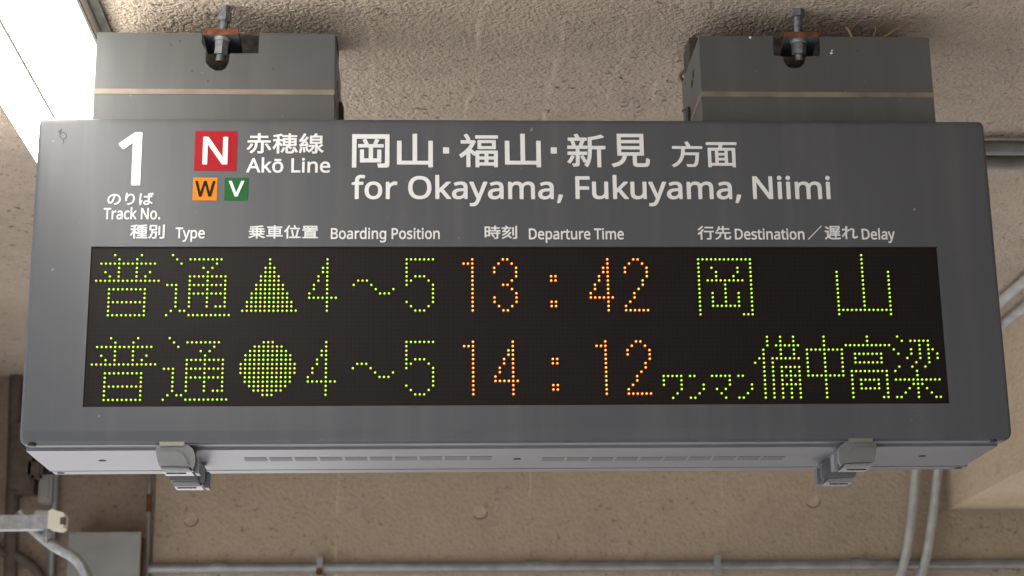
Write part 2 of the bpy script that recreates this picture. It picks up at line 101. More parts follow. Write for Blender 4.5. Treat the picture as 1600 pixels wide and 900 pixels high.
35211: [[179,812,809,813,815,813,822,809,826,803,826,797,826,233,821,223,815,220,653,220,649,215,649,35,651,23,657,17,665,14,683,13,833,12,851,17,858,23,868,53,875,143,881,151,887,153,893,152,917,138,965,119,969,113,962,35,950,-19,923,-61,887,-80,839,-85,677,-85,629,-82,593,-70,568,-49,564,-43,552,-13,548,35,548,215,545,220,539,220,413,220,407,215,389,137,355,65,351,59,293,-3,203,-56,83,-94,77,-93,71,-88,47,-45,27,-19,26,-13,29,-7,35,-3,143,29,214,65,262,113,289,167,300,215,299,218,293,220,185,220,179,221,173,226,171,233,171,797,173,806],[270,317,275,312,719,312,725,317,725,389,275,390,272,389,270,383],[270,551,270,485,275,479,725,479,725,551,719,556,275,556],[270,647,275,644,719,644,725,647,725,719,719,721,275,721,271,719,270,713]],
26041: [[92,-92,75,-68,37,-32,33,-26,33,-20,37,-14,42,-10,163,76,245,190,292,316,316,454,325,574,318,578,66,578,60,581,56,586,55,592,55,664,60,673,72,676,486,676,475,706,451,760,426,808,425,814,427,820,432,824,510,854,516,852,522,844,549,796,574,748,594,700,595,694,593,688,582,676,576,676,930,676,936,675,942,670,944,664,944,592,942,584,936,579,438,578,433,574,423,454,423,448,426,445,834,445,840,443,845,436,823,166,797,28,760,-44,732,-65,702,-77,666,-82,498,-79,492,-77,486,-70,481,-44,471,-20,458,4,458,10,462,16,468,20,642,13,666,16,677,22,701,70,721,178,737,340,732,346,408,346,405,340,383,250,345,154,288,58,208,-26,108,-92,102,-95]],
38754: [[96,-91,91,-84,90,-78,90,576,96,584,102,586,402,586,404,588,424,684,54,686,48,690,45,696,45,768,48,778,54,782,60,783,936,783,948,780,952,774,953,768,953,696,950,690,942,685,540,685,508,588,516,586,888,586,894,586,900,582,904,576,904,570,904,-78,903,-84,900,-89,894,-93,888,-93,810,-92,803,-84,802,-48,801,-42,798,-40,192,-40,189,-42,188,-48,187,-84,180,-92,102,-93],[192,56,300,56,305,60,305,480,305,486,300,490,192,490,188,486,188,60],[585,60,585,138,584,144,582,146,402,146,400,144,400,60,402,57,576,56,582,56],[798,56,802,60,802,486,798,490,684,490,679,486,679,480,679,60,684,56],[584,234,585,240,585,312,582,319,401,318,400,240,402,233],[585,486,582,490,576,490,402,489,400,486,400,408,402,406,582,406,584,408,585,414]],
31278: [[900,834,948,776,952,770,952,764,948,758,942,754,870,741,726,723,722,716,722,680,726,673,942,673,948,671,954,662,954,602,954,596,950,590,942,586,726,586,723,584,722,578,722,554,722,548,726,545,918,545,929,542,933,536,934,212,930,204,924,200,918,200,726,200,722,194,722,158,726,154,930,153,936,149,939,140,939,80,936,74,930,70,924,69,726,69,722,62,722,20,726,16,960,16,966,15,972,8,973,2,972,-64,966,-71,960,-72,366,-72,357,-70,351,-64,350,-58,350,2,354,12,360,16,618,16,624,20,624,68,420,69,414,71,407,80,407,140,408,146,413,152,420,154,618,154,624,158,624,200,426,201,420,206,418,212,418,248,417,254,414,257,384,219,378,215,372,215,366,219,362,224,300,307,297,302,296,-82,292,-88,282,-91,210,-91,204,-89,199,-82,198,-76,198,296,198,290,192,288,176,254,129,170,75,92,66,89,59,92,15,170,18,179,84,269,141,374,181,470,174,472,48,472,42,474,36,482,36,488,37,560,42,566,48,568,192,568,198,572,198,692,66,670,60,671,52,680,31,734,30,740,32,746,36,751,42,753,156,775,264,801,360,834,368,830,408,788,582,798,750,814,888,835,894,836],[510,284,516,281,618,281,624,284,624,332,618,335,516,335,510,332],[839,284,839,332,834,335,726,335,722,332,722,284,726,281,834,281],[414,311,417,314,418,320,418,470,414,473,300,472,298,470,297,464,298,428],[510,416,516,411,618,411,624,416,624,458,618,463,516,463,510,458],[839,416,839,458,834,463,726,463,722,458,722,416,726,411,834,411],[624,548,624,584,618,586,390,586,380,590,376,596,376,602,376,662,379,668,384,672,624,674,624,710,618,714,426,704,420,705,414,710,402,746,299,716,297,710,297,572,300,568,414,567,421,560,422,548,426,544,618,545]],
21029: [[491,803,497,799,501,790,501,460,497,454,491,450,485,450,293,450,289,448,287,442,282,376,282,370,287,369,497,369,503,366,508,358,495,124,479,4,458,-50,454,-56,433,-74,413,-83,383,-89,257,-89,251,-86,247,-80,237,-38,226,-14,225,-8,227,-2,233,3,239,4,353,-1,365,0,374,4,387,40,400,136,409,274,407,276,275,276,269,273,255,202,232,118,198,40,151,-32,95,-91,89,-95,83,-95,77,-91,63,-74,47,-58,23,-39,20,-32,21,-26,90,52,135,142,166,250,182,352,189,442,189,448,185,450,95,450,85,454,81,460,81,790,82,796,89,802,95,803],[911,829,917,825,920,820,921,814,921,22,916,-26,899,-57,875,-75,864,-80,821,-89,767,-93,683,-94,677,-93,671,-86,642,-8,642,-2,647,5,659,8,803,7,815,9,819,16,821,820,827,827,833,829],[587,729,665,729,672,724,675,718,675,166,674,160,671,155,665,151,587,151,581,155,578,160,577,712,580,724],[176,706,176,550,179,544,401,544,404,550,404,706,401,710,185,710,179,710]],
20055: [[912,-67,906,-72,900,-73,894,-71,762,-15,636,60,546,134,545,-78,544,-84,540,-90,534,-93,456,-93,450,-91,445,-84,444,132,438,131,354,63,228,-11,96,-67,90,-68,84,-66,53,-24,30,0,27,6,28,12,32,18,168,70,288,133,358,186,96,187,87,192,84,198,84,264,85,270,90,277,96,279,222,279,229,282,228,363,222,365,60,365,53,366,46,372,44,378,44,444,46,450,53,456,222,457,228,459,229,462,228,540,108,540,102,542,96,552,97,624,102,630,108,632,438,632,444,636,444,690,438,693,132,677,126,679,120,685,103,750,102,756,105,762,114,767,366,780,606,802,804,834,814,828,865,768,867,762,866,756,860,750,756,729,648,714,546,702,545,636,552,632,894,632,900,630,905,624,906,552,904,546,894,540,768,540,766,534,766,462,768,458,774,457,944,456,951,450,953,444,953,378,951,372,942,365,768,364,766,360,766,282,768,280,774,279,906,279,912,277,918,271,919,264,919,198,916,192,906,187,633,186,704,132,828,67,962,18,967,12,968,6,966,0,943,-24],[327,282,330,279,438,279,444,282,444,360,438,365,330,365,327,360],[666,363,660,365,552,365,546,363,546,280,552,279,660,279,666,280],[330,457,438,457,444,462,444,540,330,540,327,534,327,462],[666,459,666,540,546,540,546,459,552,457,660,457]],
36554: [[955,57,949,53,943,53,547,52,545,-87,541,-93,529,-96,457,-96,451,-95,445,-89,443,-81,443,45,442,51,439,53,55,53,49,54,44,57,40,63,40,69,40,135,42,141,49,146,439,147,443,153,443,195,439,202,157,202,147,207,144,219,144,603,146,609,151,614,157,616,439,616,443,621,443,657,439,663,79,664,72,669,70,675,70,747,73,753,79,757,85,758,439,758,443,765,443,837,447,843,457,847,535,847,542,843,546,837,546,831,547,758,907,758,919,756,925,747,925,675,919,665,913,663,547,663,546,621,547,618,553,616,841,616,847,614,852,609,854,603,854,219,851,207,841,202,547,202,546,153,547,147,949,147,957,141,959,135,959,69,959,63],[242,363,242,297,244,291,441,291,443,297,443,363,439,367,247,367],[754,363,751,367,745,367,553,367,547,365,546,291,751,290,754,297],[243,525,242,459,244,453,441,453,443,459,443,519,442,525,439,527,247,527],[753,525,751,527,547,526,546,453,751,452,754,459]],
20301: [[256,-91,178,-91,172,-89,167,-82,166,440,160,437,94,356,88,350,82,348,76,349,69,356,25,434,26,440,30,446,124,557,207,692,272,836,278,842,286,844,358,823,365,818,368,812,367,806,337,734,303,662,268,596,267,-76,266,-82,262,-88],[314,-46,311,-40,311,32,312,38,316,44,322,47,658,47,664,49,700,194,732,368,759,536,766,541,772,542,850,529,856,526,861,518,860,512,830,350,794,182,762,50,766,47,946,47,958,44,962,38,963,32,963,-40,960,-46,952,-51,946,-51,328,-51,322,-51],[502,535,508,532,513,524,545,374,571,224,587,104,586,97,580,90,502,67,496,68,490,72,487,80,473,206,449,356,420,506,424,515,430,519],[921,578,916,571,910,569,364,569,358,573,355,578,354,656,358,663,364,667,370,667,598,667,598,674,590,710,574,764,554,824,556,830,562,835,634,855,640,855,646,851,651,842,700,692,700,683,694,676,682,670,670,668,910,667,916,665,922,656]],
32622: [[49,-60,45,-54,44,-48,44,6,46,12,52,18,167,19,173,19,176,24,176,420,178,432,185,437,191,438,407,438,413,444,417,468,413,470,65,470,59,474,55,480,56,546,60,552,71,555,425,555,431,556,433,558,436,582,431,587,119,587,113,587,107,591,103,600,103,798,107,807,113,811,119,811,887,811,893,811,899,807,903,798,903,600,899,591,893,587,887,587,545,587,539,585,533,558,539,555,917,555,923,553,929,546,930,486,930,480,926,474,917,470,521,470,517,468,515,465,509,438,803,438,809,436,814,432,816,420,816,24,821,19,941,19,947,17,951,12,953,6,953,-48,952,-54,948,-60,935,-63,59,-63],[717,24,717,48,713,55,274,54,274,24,275,21,281,19,707,19,713,19],[717,132,717,150,716,156,713,158,281,158,274,156,275,125,713,125],[717,234,717,252,716,258,713,260,281,260,274,258,274,234,275,231,281,229,707,229,713,229],[717,336,717,354,713,361,274,360,274,336,275,333,281,331,707,331,713,331],[333,672,333,726,329,731,209,731,203,730,201,726,201,672,203,668,323,667,329,667],[428,672,431,667,437,667,563,667,566,672,566,726,563,731,557,731,431,731,428,726],[660,672,665,667,797,667,802,672,802,726,797,731,665,731,660,726]],
26178: [[66,27,63,37,63,769,64,775,68,781,78,784,360,784,368,781,372,775,373,769,373,541,378,537,612,538,614,541,614,631,612,637,414,638,408,643,406,649,406,715,407,721,411,727,420,730,612,731,614,733,614,835,618,845,624,849,702,849,708,847,713,841,714,733,720,730,918,730,925,727,929,721,930,715,930,649,924,639,918,637,714,637,714,541,720,537,960,537,966,535,971,529,972,523,972,457,971,451,966,445,960,443,852,443,845,439,846,359,852,357,948,357,956,355,961,349,962,343,962,277,960,270,954,265,948,264,852,264,846,262,845,7,842,-29,828,-56,822,-63,798,-78,756,-87,702,-91,624,-91,617,-83,592,-11,592,-5,596,1,606,5,732,4,745,7,746,259,744,263,738,264,378,265,373,259,373,115,371,109,366,105,360,103,162,103,158,97,157,31,153,25,144,22,78,22,72,23],[432,214,438,220,498,255,504,256,510,253,564,194,612,133,643,79,645,73,642,64,576,22,570,20,564,21,558,26,528,79,485,139,434,199,430,205],[162,401,158,397,159,199,162,197,270,197,276,199,276,397,270,401],[373,361,378,356,744,358,746,361,746,439,744,442,738,443,378,443,373,439],[162,494,270,494,276,499,276,685,270,689,162,689,158,685,158,499]],
21051: [[48,-22,46,-16,47,-10,52,-4,164,53,266,119,361,200,443,290,511,392,518,398,524,399,530,397,596,371,602,365,604,362,602,352,559,284,508,218,465,170,572,71,620,20,621,14,619,8,560,-46,554,-48,548,-47,542,-42,502,2,450,56,398,103,311,32,212,-34,110,-90,104,-91,98,-88],[920,836,926,834,931,830,933,824,933,20,928,-28,910,-58,878,-77,836,-85,788,-89,710,-90,704,-87,700,-82,675,-10,674,-4,680,6,686,8,818,7,830,10,832,14,833,824,835,830,842,835],[105,134,56,197,53,206,55,212,62,218,164,276,254,343,309,398,200,392,134,385,104,378,98,380,93,386,69,458,70,464,74,470,98,482,131,512,194,587,222,626,218,630,212,630,50,631,44,635,41,644,41,710,44,720,50,724,56,725,284,725,290,728,285,740,266,781,247,812,244,818,244,824,248,830,254,834,326,853,335,848,362,806,388,758,398,731,404,725,596,725,605,722,609,716,610,710,610,644,608,636,602,631,350,630,344,630,340,626,301,572,230,488,236,484,386,490,392,492,446,582,452,587,464,586,530,565,536,560,538,554,537,548,471,440,397,350,314,269,218,194,119,134,110,132],[740,734,746,732,752,722,752,164,749,158,740,153,668,153,658,158,655,170,655,722,657,728,662,732,668,734]],
34892: [[267,-96,189,-96,183,-93,179,-87,177,330,87,249,81,245,75,245,69,249,17,309,13,315,12,321,14,327,20,333,120,417,213,516,293,627,297,632,303,635,309,634,381,609,388,603,389,597,387,590,352,537,315,486,279,441,278,435,278,-81,277,-87,273,-93],[378,507,385,513,393,514,951,514,957,512,961,507,963,501,963,429,957,419,951,417,813,417,812,15,807,-27,789,-59,759,-78,717,-86,651,-90,567,-90,561,-88,555,-81,529,-3,531,4,537,9,543,10,693,8,705,10,710,15,711,417,387,417,381,420,376,429,376,501],[348,813,350,807,349,801,345,795,273,713,183,626,87,549,81,546,75,547,69,551,23,615,22,621,27,629,111,694,189,766,255,843,261,848,267,849,273,847,340,819],[420,777,423,784,429,788,435,789,921,789,927,788,933,783,935,777,935,705,934,699,929,693,921,691,429,692,423,696,420,705]],
20808: [[85,-94,67,-65,36,-29,34,-23,35,-17,43,-10,149,37,222,97,266,163,292,241,304,319,301,322,61,322,55,324,49,330,48,337,48,409,50,415,55,419,61,421,445,421,446,427,445,596,265,596,211,497,178,451,169,443,163,443,157,446,97,478,89,487,88,493,91,499,155,601,201,709,235,820,241,824,247,825,325,809,331,804,332,793,302,697,307,693,439,693,445,695,446,835,448,841,457,848,535,848,541,846,546,841,548,835,548,697,553,693,859,693,871,690,875,685,876,679,876,607,873,601,865,596,550,595,548,589,548,427,553,421,931,421,937,421,946,415,948,409,948,337,947,331,943,325,937,322,679,322,675,319,675,313,675,49,677,31,679,27,685,23,709,21,829,21,847,27,851,31,861,67,867,157,871,166,877,170,883,170,907,156,955,137,960,133,962,127,955,49,944,-5,942,-11,919,-49,883,-71,841,-77,697,-77,649,-72,613,-60,589,-35,578,1,575,43,575,319,571,322,415,322,409,319,391,217,359,121,301,31,217,-40,97,-98,91,-98]],
36933: [[923,810,929,805,931,799,931,595,928,589,923,585,867,583,866,571,826,505,825,499,923,498,929,496,935,487,935,427,932,421,923,416,724,415,725,372,893,372,899,372,905,368,909,361,909,301,905,295,899,291,893,291,725,290,724,247,731,245,941,245,947,243,954,235,953,169,947,162,941,161,731,161,725,159,724,55,724,49,720,43,713,39,641,39,631,43,627,49,627,157,623,161,413,161,407,162,401,169,400,205,399,211,395,215,341,81,335,77,323,74,322,79,311,85,305,86,299,92,296,91,305,85,311,84,314,79,341,62,407,34,491,18,593,15,713,17,839,24,959,34,965,30,968,25,969,19,944,-65,935,-70,593,-80,479,-75,383,-55,311,-23,245,22,221,32,194,19,186,13,149,-24,97,-89,89,-92,81,-89,30,-23,26,-17,26,-11,30,-5,83,49,125,83,165,109,165,397,164,403,161,405,53,405,47,407,41,415,41,421,41,487,43,493,47,498,53,500,251,500,257,498,262,493,264,487,264,169,265,163,269,156,312,265,335,409,340,547,340,799,342,805,347,809,353,811],[625,415,437,416,431,418,429,415,428,397,404,247,407,244,413,245,623,245,626,247,627,283,626,289,623,291,461,291,453,295,449,301,449,307,449,361,455,370,461,372,623,372,627,379,627,409],[529,499,491,565,488,571,489,577,493,583,435,583,432,505,434,499],[766,583,585,583,617,531,629,505,635,498,721,499],[57,733,60,739,107,784,113,788,119,789,191,745,257,699,305,656,308,649,307,643,255,589,245,584,239,586,185,634,125,679,62,721,58,727],[435,667,437,665,827,665,833,667,833,727,827,729,437,729,435,727,434,721]],
12428: [[981,72,974,63,916,18,854,-10,788,-20,722,-4,678,42,662,120,672,240,690,378,700,486,691,528,686,534,668,550,632,557,548,532,542,528,446,462,357,378,353,372,350,258,354,24,358,-42,354,-48,344,-51,260,-51,254,-49,248,-42,247,-36,250,24,253,252,250,264,248,265,116,74,110,69,104,67,94,72,45,138,42,144,41,150,44,156,113,246,194,357,258,450,261,456,266,532,260,533,92,510,86,509,80,511,76,516,74,522,66,600,66,606,69,612,74,616,80,617,146,618,272,634,274,636,278,714,274,792,278,799,284,803,290,803,380,800,388,798,393,792,394,786,376,648,406,612,409,606,408,600,366,534,364,528,362,510,368,511,433,564,542,629,650,657,704,651,746,633,776,604,782,596,798,558,804,510,794,390,776,258,767,144,772,114,782,100,806,92,848,100,896,126,944,168,950,172,956,174,962,172,967,168,969,162,982,78]],
}

# ------------------------------------------------------------------ helpers
def at(u, v, Y):
    """point on the upright plane y = Y seen at photo position (u, v)"""
    d = RIGHT*((u-800)/FPX) + UP*((450-v)/FPX) + FWD
    s = (Y-CAM.y)/d.y
    return CAM + d*s

def at_z(u, v, Z):
    d = RIGHT*((u-800)/FPX) + UP*((450-v)/FPX) + FWD
    return CAM + d*((Z-CAM.z)/d.z)

def tag(o, label=None, cat=None, group=None, kind=None):
    if label: o['label'] = label
    if cat: o['category'] = cat
    if group: o['group'] = group
    if kind: o['kind'] = kind
    return o

def thing(name, loc, label, cat, group=None):
    o = bpy.data.objects.new(name, None); COL.objects.link(o)
    o.location = loc; o.empty_display_size = 0.05
    return tag(o, label, cat, group)

def link(name, me, mat=None, parent=None, smooth=False):
    o = bpy.data.objects.new(name, me); COL.objects.link(o)
    if mat is not None:
        for m in (mat if isinstance(mat, (list, tuple)) else [mat]): me.materials.append(m)
    if smooth:
        for p in me.polygons: p.use_smooth = True
    if parent is not None:
        root = Vector((0, 0, 0)); q = parent
        while q is not None:
            root += q.location; q = q.parent
        o.parent = parent; o.location = -root          # mesh data stays in world coordinates
    return o

def centre_origin(o):
    """top-level single mesh: move its origin to its own base centre"""
    vs = [v.co.copy() for v in o.data.vertices]
    c = Vector(((min(v.x for v in vs)+max(v.x for v in vs))/2, (min(v.y for v in vs)+max(v.y for v in vs))/2, min(v.z for v in vs)))
    o.data.transform(Matrix.Translation(-c)); o.location = c
    return o

def obj(name, bm, mat=None, parent=None, smooth=False, bevel=0, seg=2):
    if bevel:
        es = [e for e in bm.edges if len(e.link_faces) == 2 and e.calc_face_angle(0) > 0.5]
        bmesh.ops.bevel(bm, geom=es, offset=bevel, segments=seg, profile=0.5, affect='EDGES')
    bmesh.ops.recalc_face_normals(bm, faces=bm.faces)
    me = bpy.data.meshes.new(name); bm.to_mesh(me); bm.free()
    o = link(name, me, mat, parent)
    if smooth:
        for p in me.polygons: p.use_smooth = True
        me.set_sharp_from_angle(angle=math.radians(40))
    return o

def box(bm, x0, x1, y0, y1, z0, z1, mi=0):
    v = [bm.verts.new((x, y, z)) for z in (z0, z1) for y in (y0, y1) for x in (x0, x1)]
    for f in ((0,1,3,2), (4,6,7,5), (0,4,5,1), (2,3,7,6), (0,2,6,4), (1,5,7,3)):
        bm.faces.new([v[i] for i in f]).material_index = mi
    return v

def prism(bm, outline, y0, y1, mi=0):
    """outline of (x, z) points run from y0 to y1"""
    a = [bm.verts.new((x, y0, z)) for x, z in outline]
    b = [bm.verts.new((x, y1, z)) for x, z in outline]
    n = len(a); fs = []
    fs.append(bm.faces.new(a)); fs.append(bm.faces.new(b[::-1]))
    for i in range(n): fs.append(bm.faces.new((a[i], b[i], b[(i+1) % n], a[(i+1) % n])))
    for f in fs: f.material_index = mi

def cyl(bm, p, q, r, n=16, r2=None, mi=0):
    p, q = Vector(p), Vector(q); d = (q-p).normalized()
    a = d.orthogonal().normalized(); b = d.cross(a)
    r2 = r if r2 is None else r2
    A = [bm.verts.new(p+(a*math.cos(t)+b*math.sin(t))*r) for t in (2*math.pi*i/n for i in range(n))]
    B = [bm.verts.new(q+(a*math.cos(t)+b*math.sin(t))*r2) for t in (2*math.pi*i/n for i in range(n))]
    bm.faces.new(A).material_index = mi; bm.faces.new(B[::-1]).material_index = mi
    for i in range(n): bm.faces.new((A[i], B[i], B[(i+1) % n], A[(i+1) % n])).material_index = mi

def smooth_path(pts, sub=8):
    pts = [Vector(p) for p in pts]; out = []
    for i in range(len(pts)-1):
        p0 = pts[max(i-1, 0)]; p1 = pts[i]; p2 = pts[i+1]; p3 = pts[min(i+2, len(pts)-1)]
        for k in range(sub):
            t = k/sub
            out.append(0.5*((2*p1)+(p2-p0)*t+(2*p0-5*p1+4*p2-p3)*t*t+(3*p1-p0-3*p2+p3)*t**3))
    out.append(pts[-1]); return out

def tube(bm, pts, r, n=12, mi=0):
    pts = [Vector(p) for p in pts]; rings = []
    ref = None
    for i, p in enumerate(pts):
        d = (pts[min(i+1, len(pts)-1)]-pts[max(i-1, 0)]).normalized()
        a = d.orthogonal().normalized() if ref is None else (ref-d*ref.dot(d)).normalized()
        ref = a; b = d.cross(a)
        rr = r[i] if isinstance(r, (list, tuple)) else r
        rings.append([bm.verts.new(p+(a*math.cos(2*math.pi*k/n)+b*math.sin(2*math.pi*k/n))*rr) for k in range(n)])
    for A, B in zip(rings, rings[1:]):
        for k in range(n): bm.faces.new((A[k], B[k], B[(k+1) % n], A[(k+1) % n])).material_index = mi
    bm.faces.new(rings[0]).material_index = mi; bm.faces.new(rings[-1][::-1]).material_index = mi

# ------------------------------------------------------------------ materials
def mat(name, col, rough=0.5, metal=0.0, spec=0.5, noise_scale=None, noise_amt=0.15, bump=0.0, bump_scale=200, extra=None):
    m = bpy.data.materials.new(name); m.use_nodes = True
    t = m.node_tree; b = t.nodes['Principled BSDF']
    b.inputs['Base Color'].default_value = (*col, 1); b.inputs['Roughness'].default_value = rough
    b.inputs['Metallic'].default_value = metal; b.inputs['Specular IOR Level'].default_value = spec
    tc = t.nodes.new('ShaderNodeTexCoord')
    if noise_scale:
        n = t.nodes.new('ShaderNodeTexNoise'); n.inputs['Scale'].default_value = noise_scale; n.inputs['Detail'].default_value = 6
        t.links.new(tc.outputs['Object'], n.inputs['Vector'])
        r = t.nodes.new('ShaderNodeValToRGB')
        r.color_ramp.elements[0].position = 0.3; r.color_ramp.elements[1].position = 0.7
        r.color_ramp.elements[0].color = (*[c*(1-noise_amt) for c in col], 1)
        r.color_ramp.elements[1].color = (*[min(1, c*(1+noise_amt)) for c in col], 1)
        t.links.new(n.outputs['Fac'], r.inputs['Fac']); t.links.new(r.outputs['Color'], b.inputs['Base Color'])
        mr = t.nodes.new('ShaderNodeMapRange')
        mr.inputs['To Min'].default_value = max(0.02, rough-0.08); mr.inputs['To Max'].default_value = min(1, rough+0.08)
        t.links.new(n.outputs['Fac'], mr.inputs['Value']); t.links.new(mr.outputs[0], b.inputs['Roughness'])
    if bump:
        n2 = t.nodes.new('ShaderNodeTexNoise'); n2.inputs['Scale'].default_value = bump_scale; n2.inputs['Detail'].default_value = 4
        t.links.new(tc.outputs['Object'], n2.inputs['Vector'])
        bp = t.nodes.new('ShaderNodeBump'); bp.inputs['Strength'].default_value = 1; bp.inputs['Distance'].default_value = bump
        t.links.new(n2.outputs['Fac'], bp.inputs['Height']); t.links.new(bp.outputs[0], b.inputs['Normal'])
    if extra: extra(t, b, tc)
    return m

def emit(name, col, strength):
    m = bpy.data.materials.new(name); m.use_nodes = True
    t = m.node_tree; b = t.nodes['Principled BSDF']
    b.inputs['Base Color'].default_value = (*[c*0.3 for c in col], 1); b.inputs['Roughness'].default_value = 0.3
    b.inputs['Emission Color'].default_value = (*col, 1); b.inputs['Emission Strength'].default_value = strength
    return m

def stucco(name, base, dark, coarse=1.0, bump=0.004, specks=0.5, streaks=False, shade=0.25):
    """sprayed concrete: lumpy relief, dark pits, blotches"""
    m = bpy.data.materials.new(name); m.use_nodes = True
    t = m.node_tree; N = t.nodes; K = t.links; b = N['Principled BSDF']
    b.inputs['Roughness'].default_value = 0.9; b.inputs['Specular IOR Level'].default_value = 0.2
    geo = N.new('ShaderNodeNewGeometry')
    P = geo.outputs['Position']
    def noise_(scale, detail=3, rough=0.55, vec=P):
        n = N.new('ShaderNodeTexNoise'); n.inputs['Scale'].default_value = scale; n.inputs['Detail'].default_value = detail
        n.inputs['Roughness'].default_value = rough; K.new(vec, n.inputs['Vector']); return n.outputs['Fac']
    def math_(op, a, c, clamp=False):
        n = N.new('ShaderNodeMath'); n.operation = op; n.use_clamp = clamp
        for i, x in enumerate((a, c)):
            if isinstance(x, (int, float)): n.inputs[i].default_value = x
            else: K.new(x, n.inputs[i])
        return n.outputs[0]
    def ramp(x, p0, p1):
        n = N.new('ShaderNodeMapRange'); n.inputs['From Min'].default_value = p0; n.inputs['From Max'].default_value = p1
        n.clamp = True; K.new(x, n.inputs['Value']); return n.outputs[0]
    def mixc(f, a, c):
        n = N.new('ShaderNodeMix'); n.data_type = 'RGBA'; K.new(f, n.inputs[0])
        for i, x in ((6, a), (7, c)):
            if isinstance(x, tuple): n.inputs[i].default_value = (*x, 1)
            else: K.new(x, n.inputs[i])
        return n.outputs[2]
    lump = noise_(75*coarse, 2, 0.5)
    fine = noise_(190*coarse, 2, 0.5)
    vor = N.new('ShaderNodeTexVoronoi'); vor.inputs['Scale'].default_value = 85*coarse; K.new(P, vor.inputs['Vector'])
    vd = ramp(vor.outputs['Distance'], 0.0, 0.75)
    height = math_('ADD', math_('MULTIPLY', ramp(lump, 0.32, 0.66), 0.8), math_('SUBTRACT', math_('MULTIPLY', fine, 0.5), math_('MULTIPLY', vd, 0.45)))
    big = noise_(2.2, 4)
    med = noise_(14, 5)
    col = mixc(ramp(big, 0.35, 0.68), base, tuple(c*0.86 for c in base))
    col = mixc(math_('MULTIPLY', ramp(med, 0.5, 0.75), 0.35), col, dark)
    pit = noise_(62, 2, 0.5)
    pm = math_('MULTIPLY', ramp(pit, 0.645, 0.70), ramp(noise_(3.1, 2), 0.36, 0.55))
    col = mixc(math_('MULTIPLY', pm, specks), col, tuple(c*0.25 for c in dark))
    col = mixc(math_('MULTIPLY', ramp(lump, 0.46, 0.3), shade), col, tuple(c*0.62 for c in dark))
    if streaks:                                        # pale joints left by the boards of the formwork
        sep = N.new('ShaderNodeSeparateXYZ'); K.new(P, sep.inputs[0])
        wob = math_('MULTIPLY', math_('SUBTRACT', noise_(3.0, 2), 0.5), 0.05)
        x = math_('ADD', sep.outputs['X'], wob)
        tot = None
        for c, w in streaks:
            d = math_('ABSOLUTE', math_('SUBTRACT', x, c), 0)
            s = math_('SUBTRACT', 1.0, ramp(d, w*0.3, w))
            tot = s if tot is None else math_('ADD', tot, s, True)
        tot = math_('MULTIPLY', tot, ramp(noise_(9, 3), 0.38, 0.6))
        col = mixc(math_('MULTIPLY', tot, 0.55), col, tuple(min(1, c*1.35) for c in base))
    K.new(col, b.inputs['Base Color'])
    bp = N.new('ShaderNodeBump'); bp.inputs['Strength'].default_value = 1.0; bp.inputs['Distance'].default_value = bump
    K.new(height, bp.inputs['Height']); K.new(bp.outputs[0], b.inputs['Normal'])
    return m

def speckle(t, b, tc):
    """a few dust specks and faint runs in the paint"""
    n = t.nodes.new('ShaderNodeTexNoise'); n.inputs['Scale'].default_value = 60; n.inputs['Detail'].default_value = 2
    t.links.new(tc.outputs['Object'], n.inputs['Vector'])
    r = t.nodes.new('ShaderNodeMapRange'); r.inputs['From Min'].default_value = 0.74; r.inputs['From Max'].default_value = 0.80
    t.links.new(n.outputs['Fac'], r.inputs['Value'])
    mx = t.nodes.new('ShaderNodeMix'); mx.data_type = 'RGBA'
    src = b.inputs['Base Color'].links[0].from_socket
    t.links.new(r.outputs[0], mx.inputs[0]); t.links.new(src, mx.inputs[6]); mx.inputs[7].default_value = (0.22, 0.21, 0.19, 1)
    mp = t.nodes.new('ShaderNodeMapping'); mp.inputs['Scale'].default_value = (26, 26, 1.6); t.links.new(tc.outputs['Object'], mp.inputs['Vector'])
    n2 = t.nodes.new('ShaderNodeTexNoise'); n2.inputs['Scale'].default_value = 1.0; n2.inputs['Detail'].default_value = 5; t.links.new(mp.outputs[0], n2.inputs['Vector'])
    r2 = t.nodes.new('ShaderNodeMapRange'); r2.inputs['From Min'].default_value = 0.48; r2.inputs['From Max'].default_value = 0.75; r2.inputs['To Max'].default_value = 0.11
    t.links.new(n2.outputs['Fac'], r2.inputs['Value'])
    m2 = t.nodes.new('ShaderNodeMix'); m2.data_type = 'RGBA'; t.links.new(r2.outputs[0], m2.inputs[0]); t.links.new(mx.outputs[2], m2.inputs[6])
    m2.inputs[7].default_value = (0.20, 0.19, 0.165, 1)
    t.links.new(m2.outputs[2], b.inputs['Base Color'])

M = {}
M['paint'] = mat('grey_sign_paint', (0.060, 0.063, 0.071), 0.45, 0, 0.35, 3.0, 0.05, 0.00008, 700, speckle)
M['paint'].node_tree.nodes['Principled BSDF'].inputs['Coat Weight'].default_value = 0.15
M['paint'].node_tree.nodes['Principled BSDF'].inputs['Coat Roughness'].default_value = 0.22
M['hanger'] = mat('grey_hanger_paint', (0.067, 0.069, 0.069), 0.42, 0, 0.35, 5.0, 0.08, 0.0001, 500, speckle)
M['alu'] = mat('brushed_underside', (0.17, 0.17, 0.18), 0.42, 0.35, 0.5, 6.0, 0.10)
M['white'] = mat('white_lettering', (0.60, 0.60, 0.60), 0.5, 0, 0.2, 30, 0.03)
M['red'] = mat('red_symbol', (0.26, 0.003, 0.008), 0.5, 0, 0.15, 30, 0.03)
M['orange'] = mat('orange_symbol', (0.55, 0.165, 0.002), 0.5, 0, 0.15, 30, 0.03)
M['green'] = mat('green_symbol', (0.008, 0.085, 0.018), 0.5, 0, 0.15, 30, 0.03)
M['black'] = mat('black_ink', (0.010, 0.009, 0.009), 0.6, 0, 0.1)
M['hole'] = mat('dark_hole', (0.006, 0.006, 0.006), 0.8)
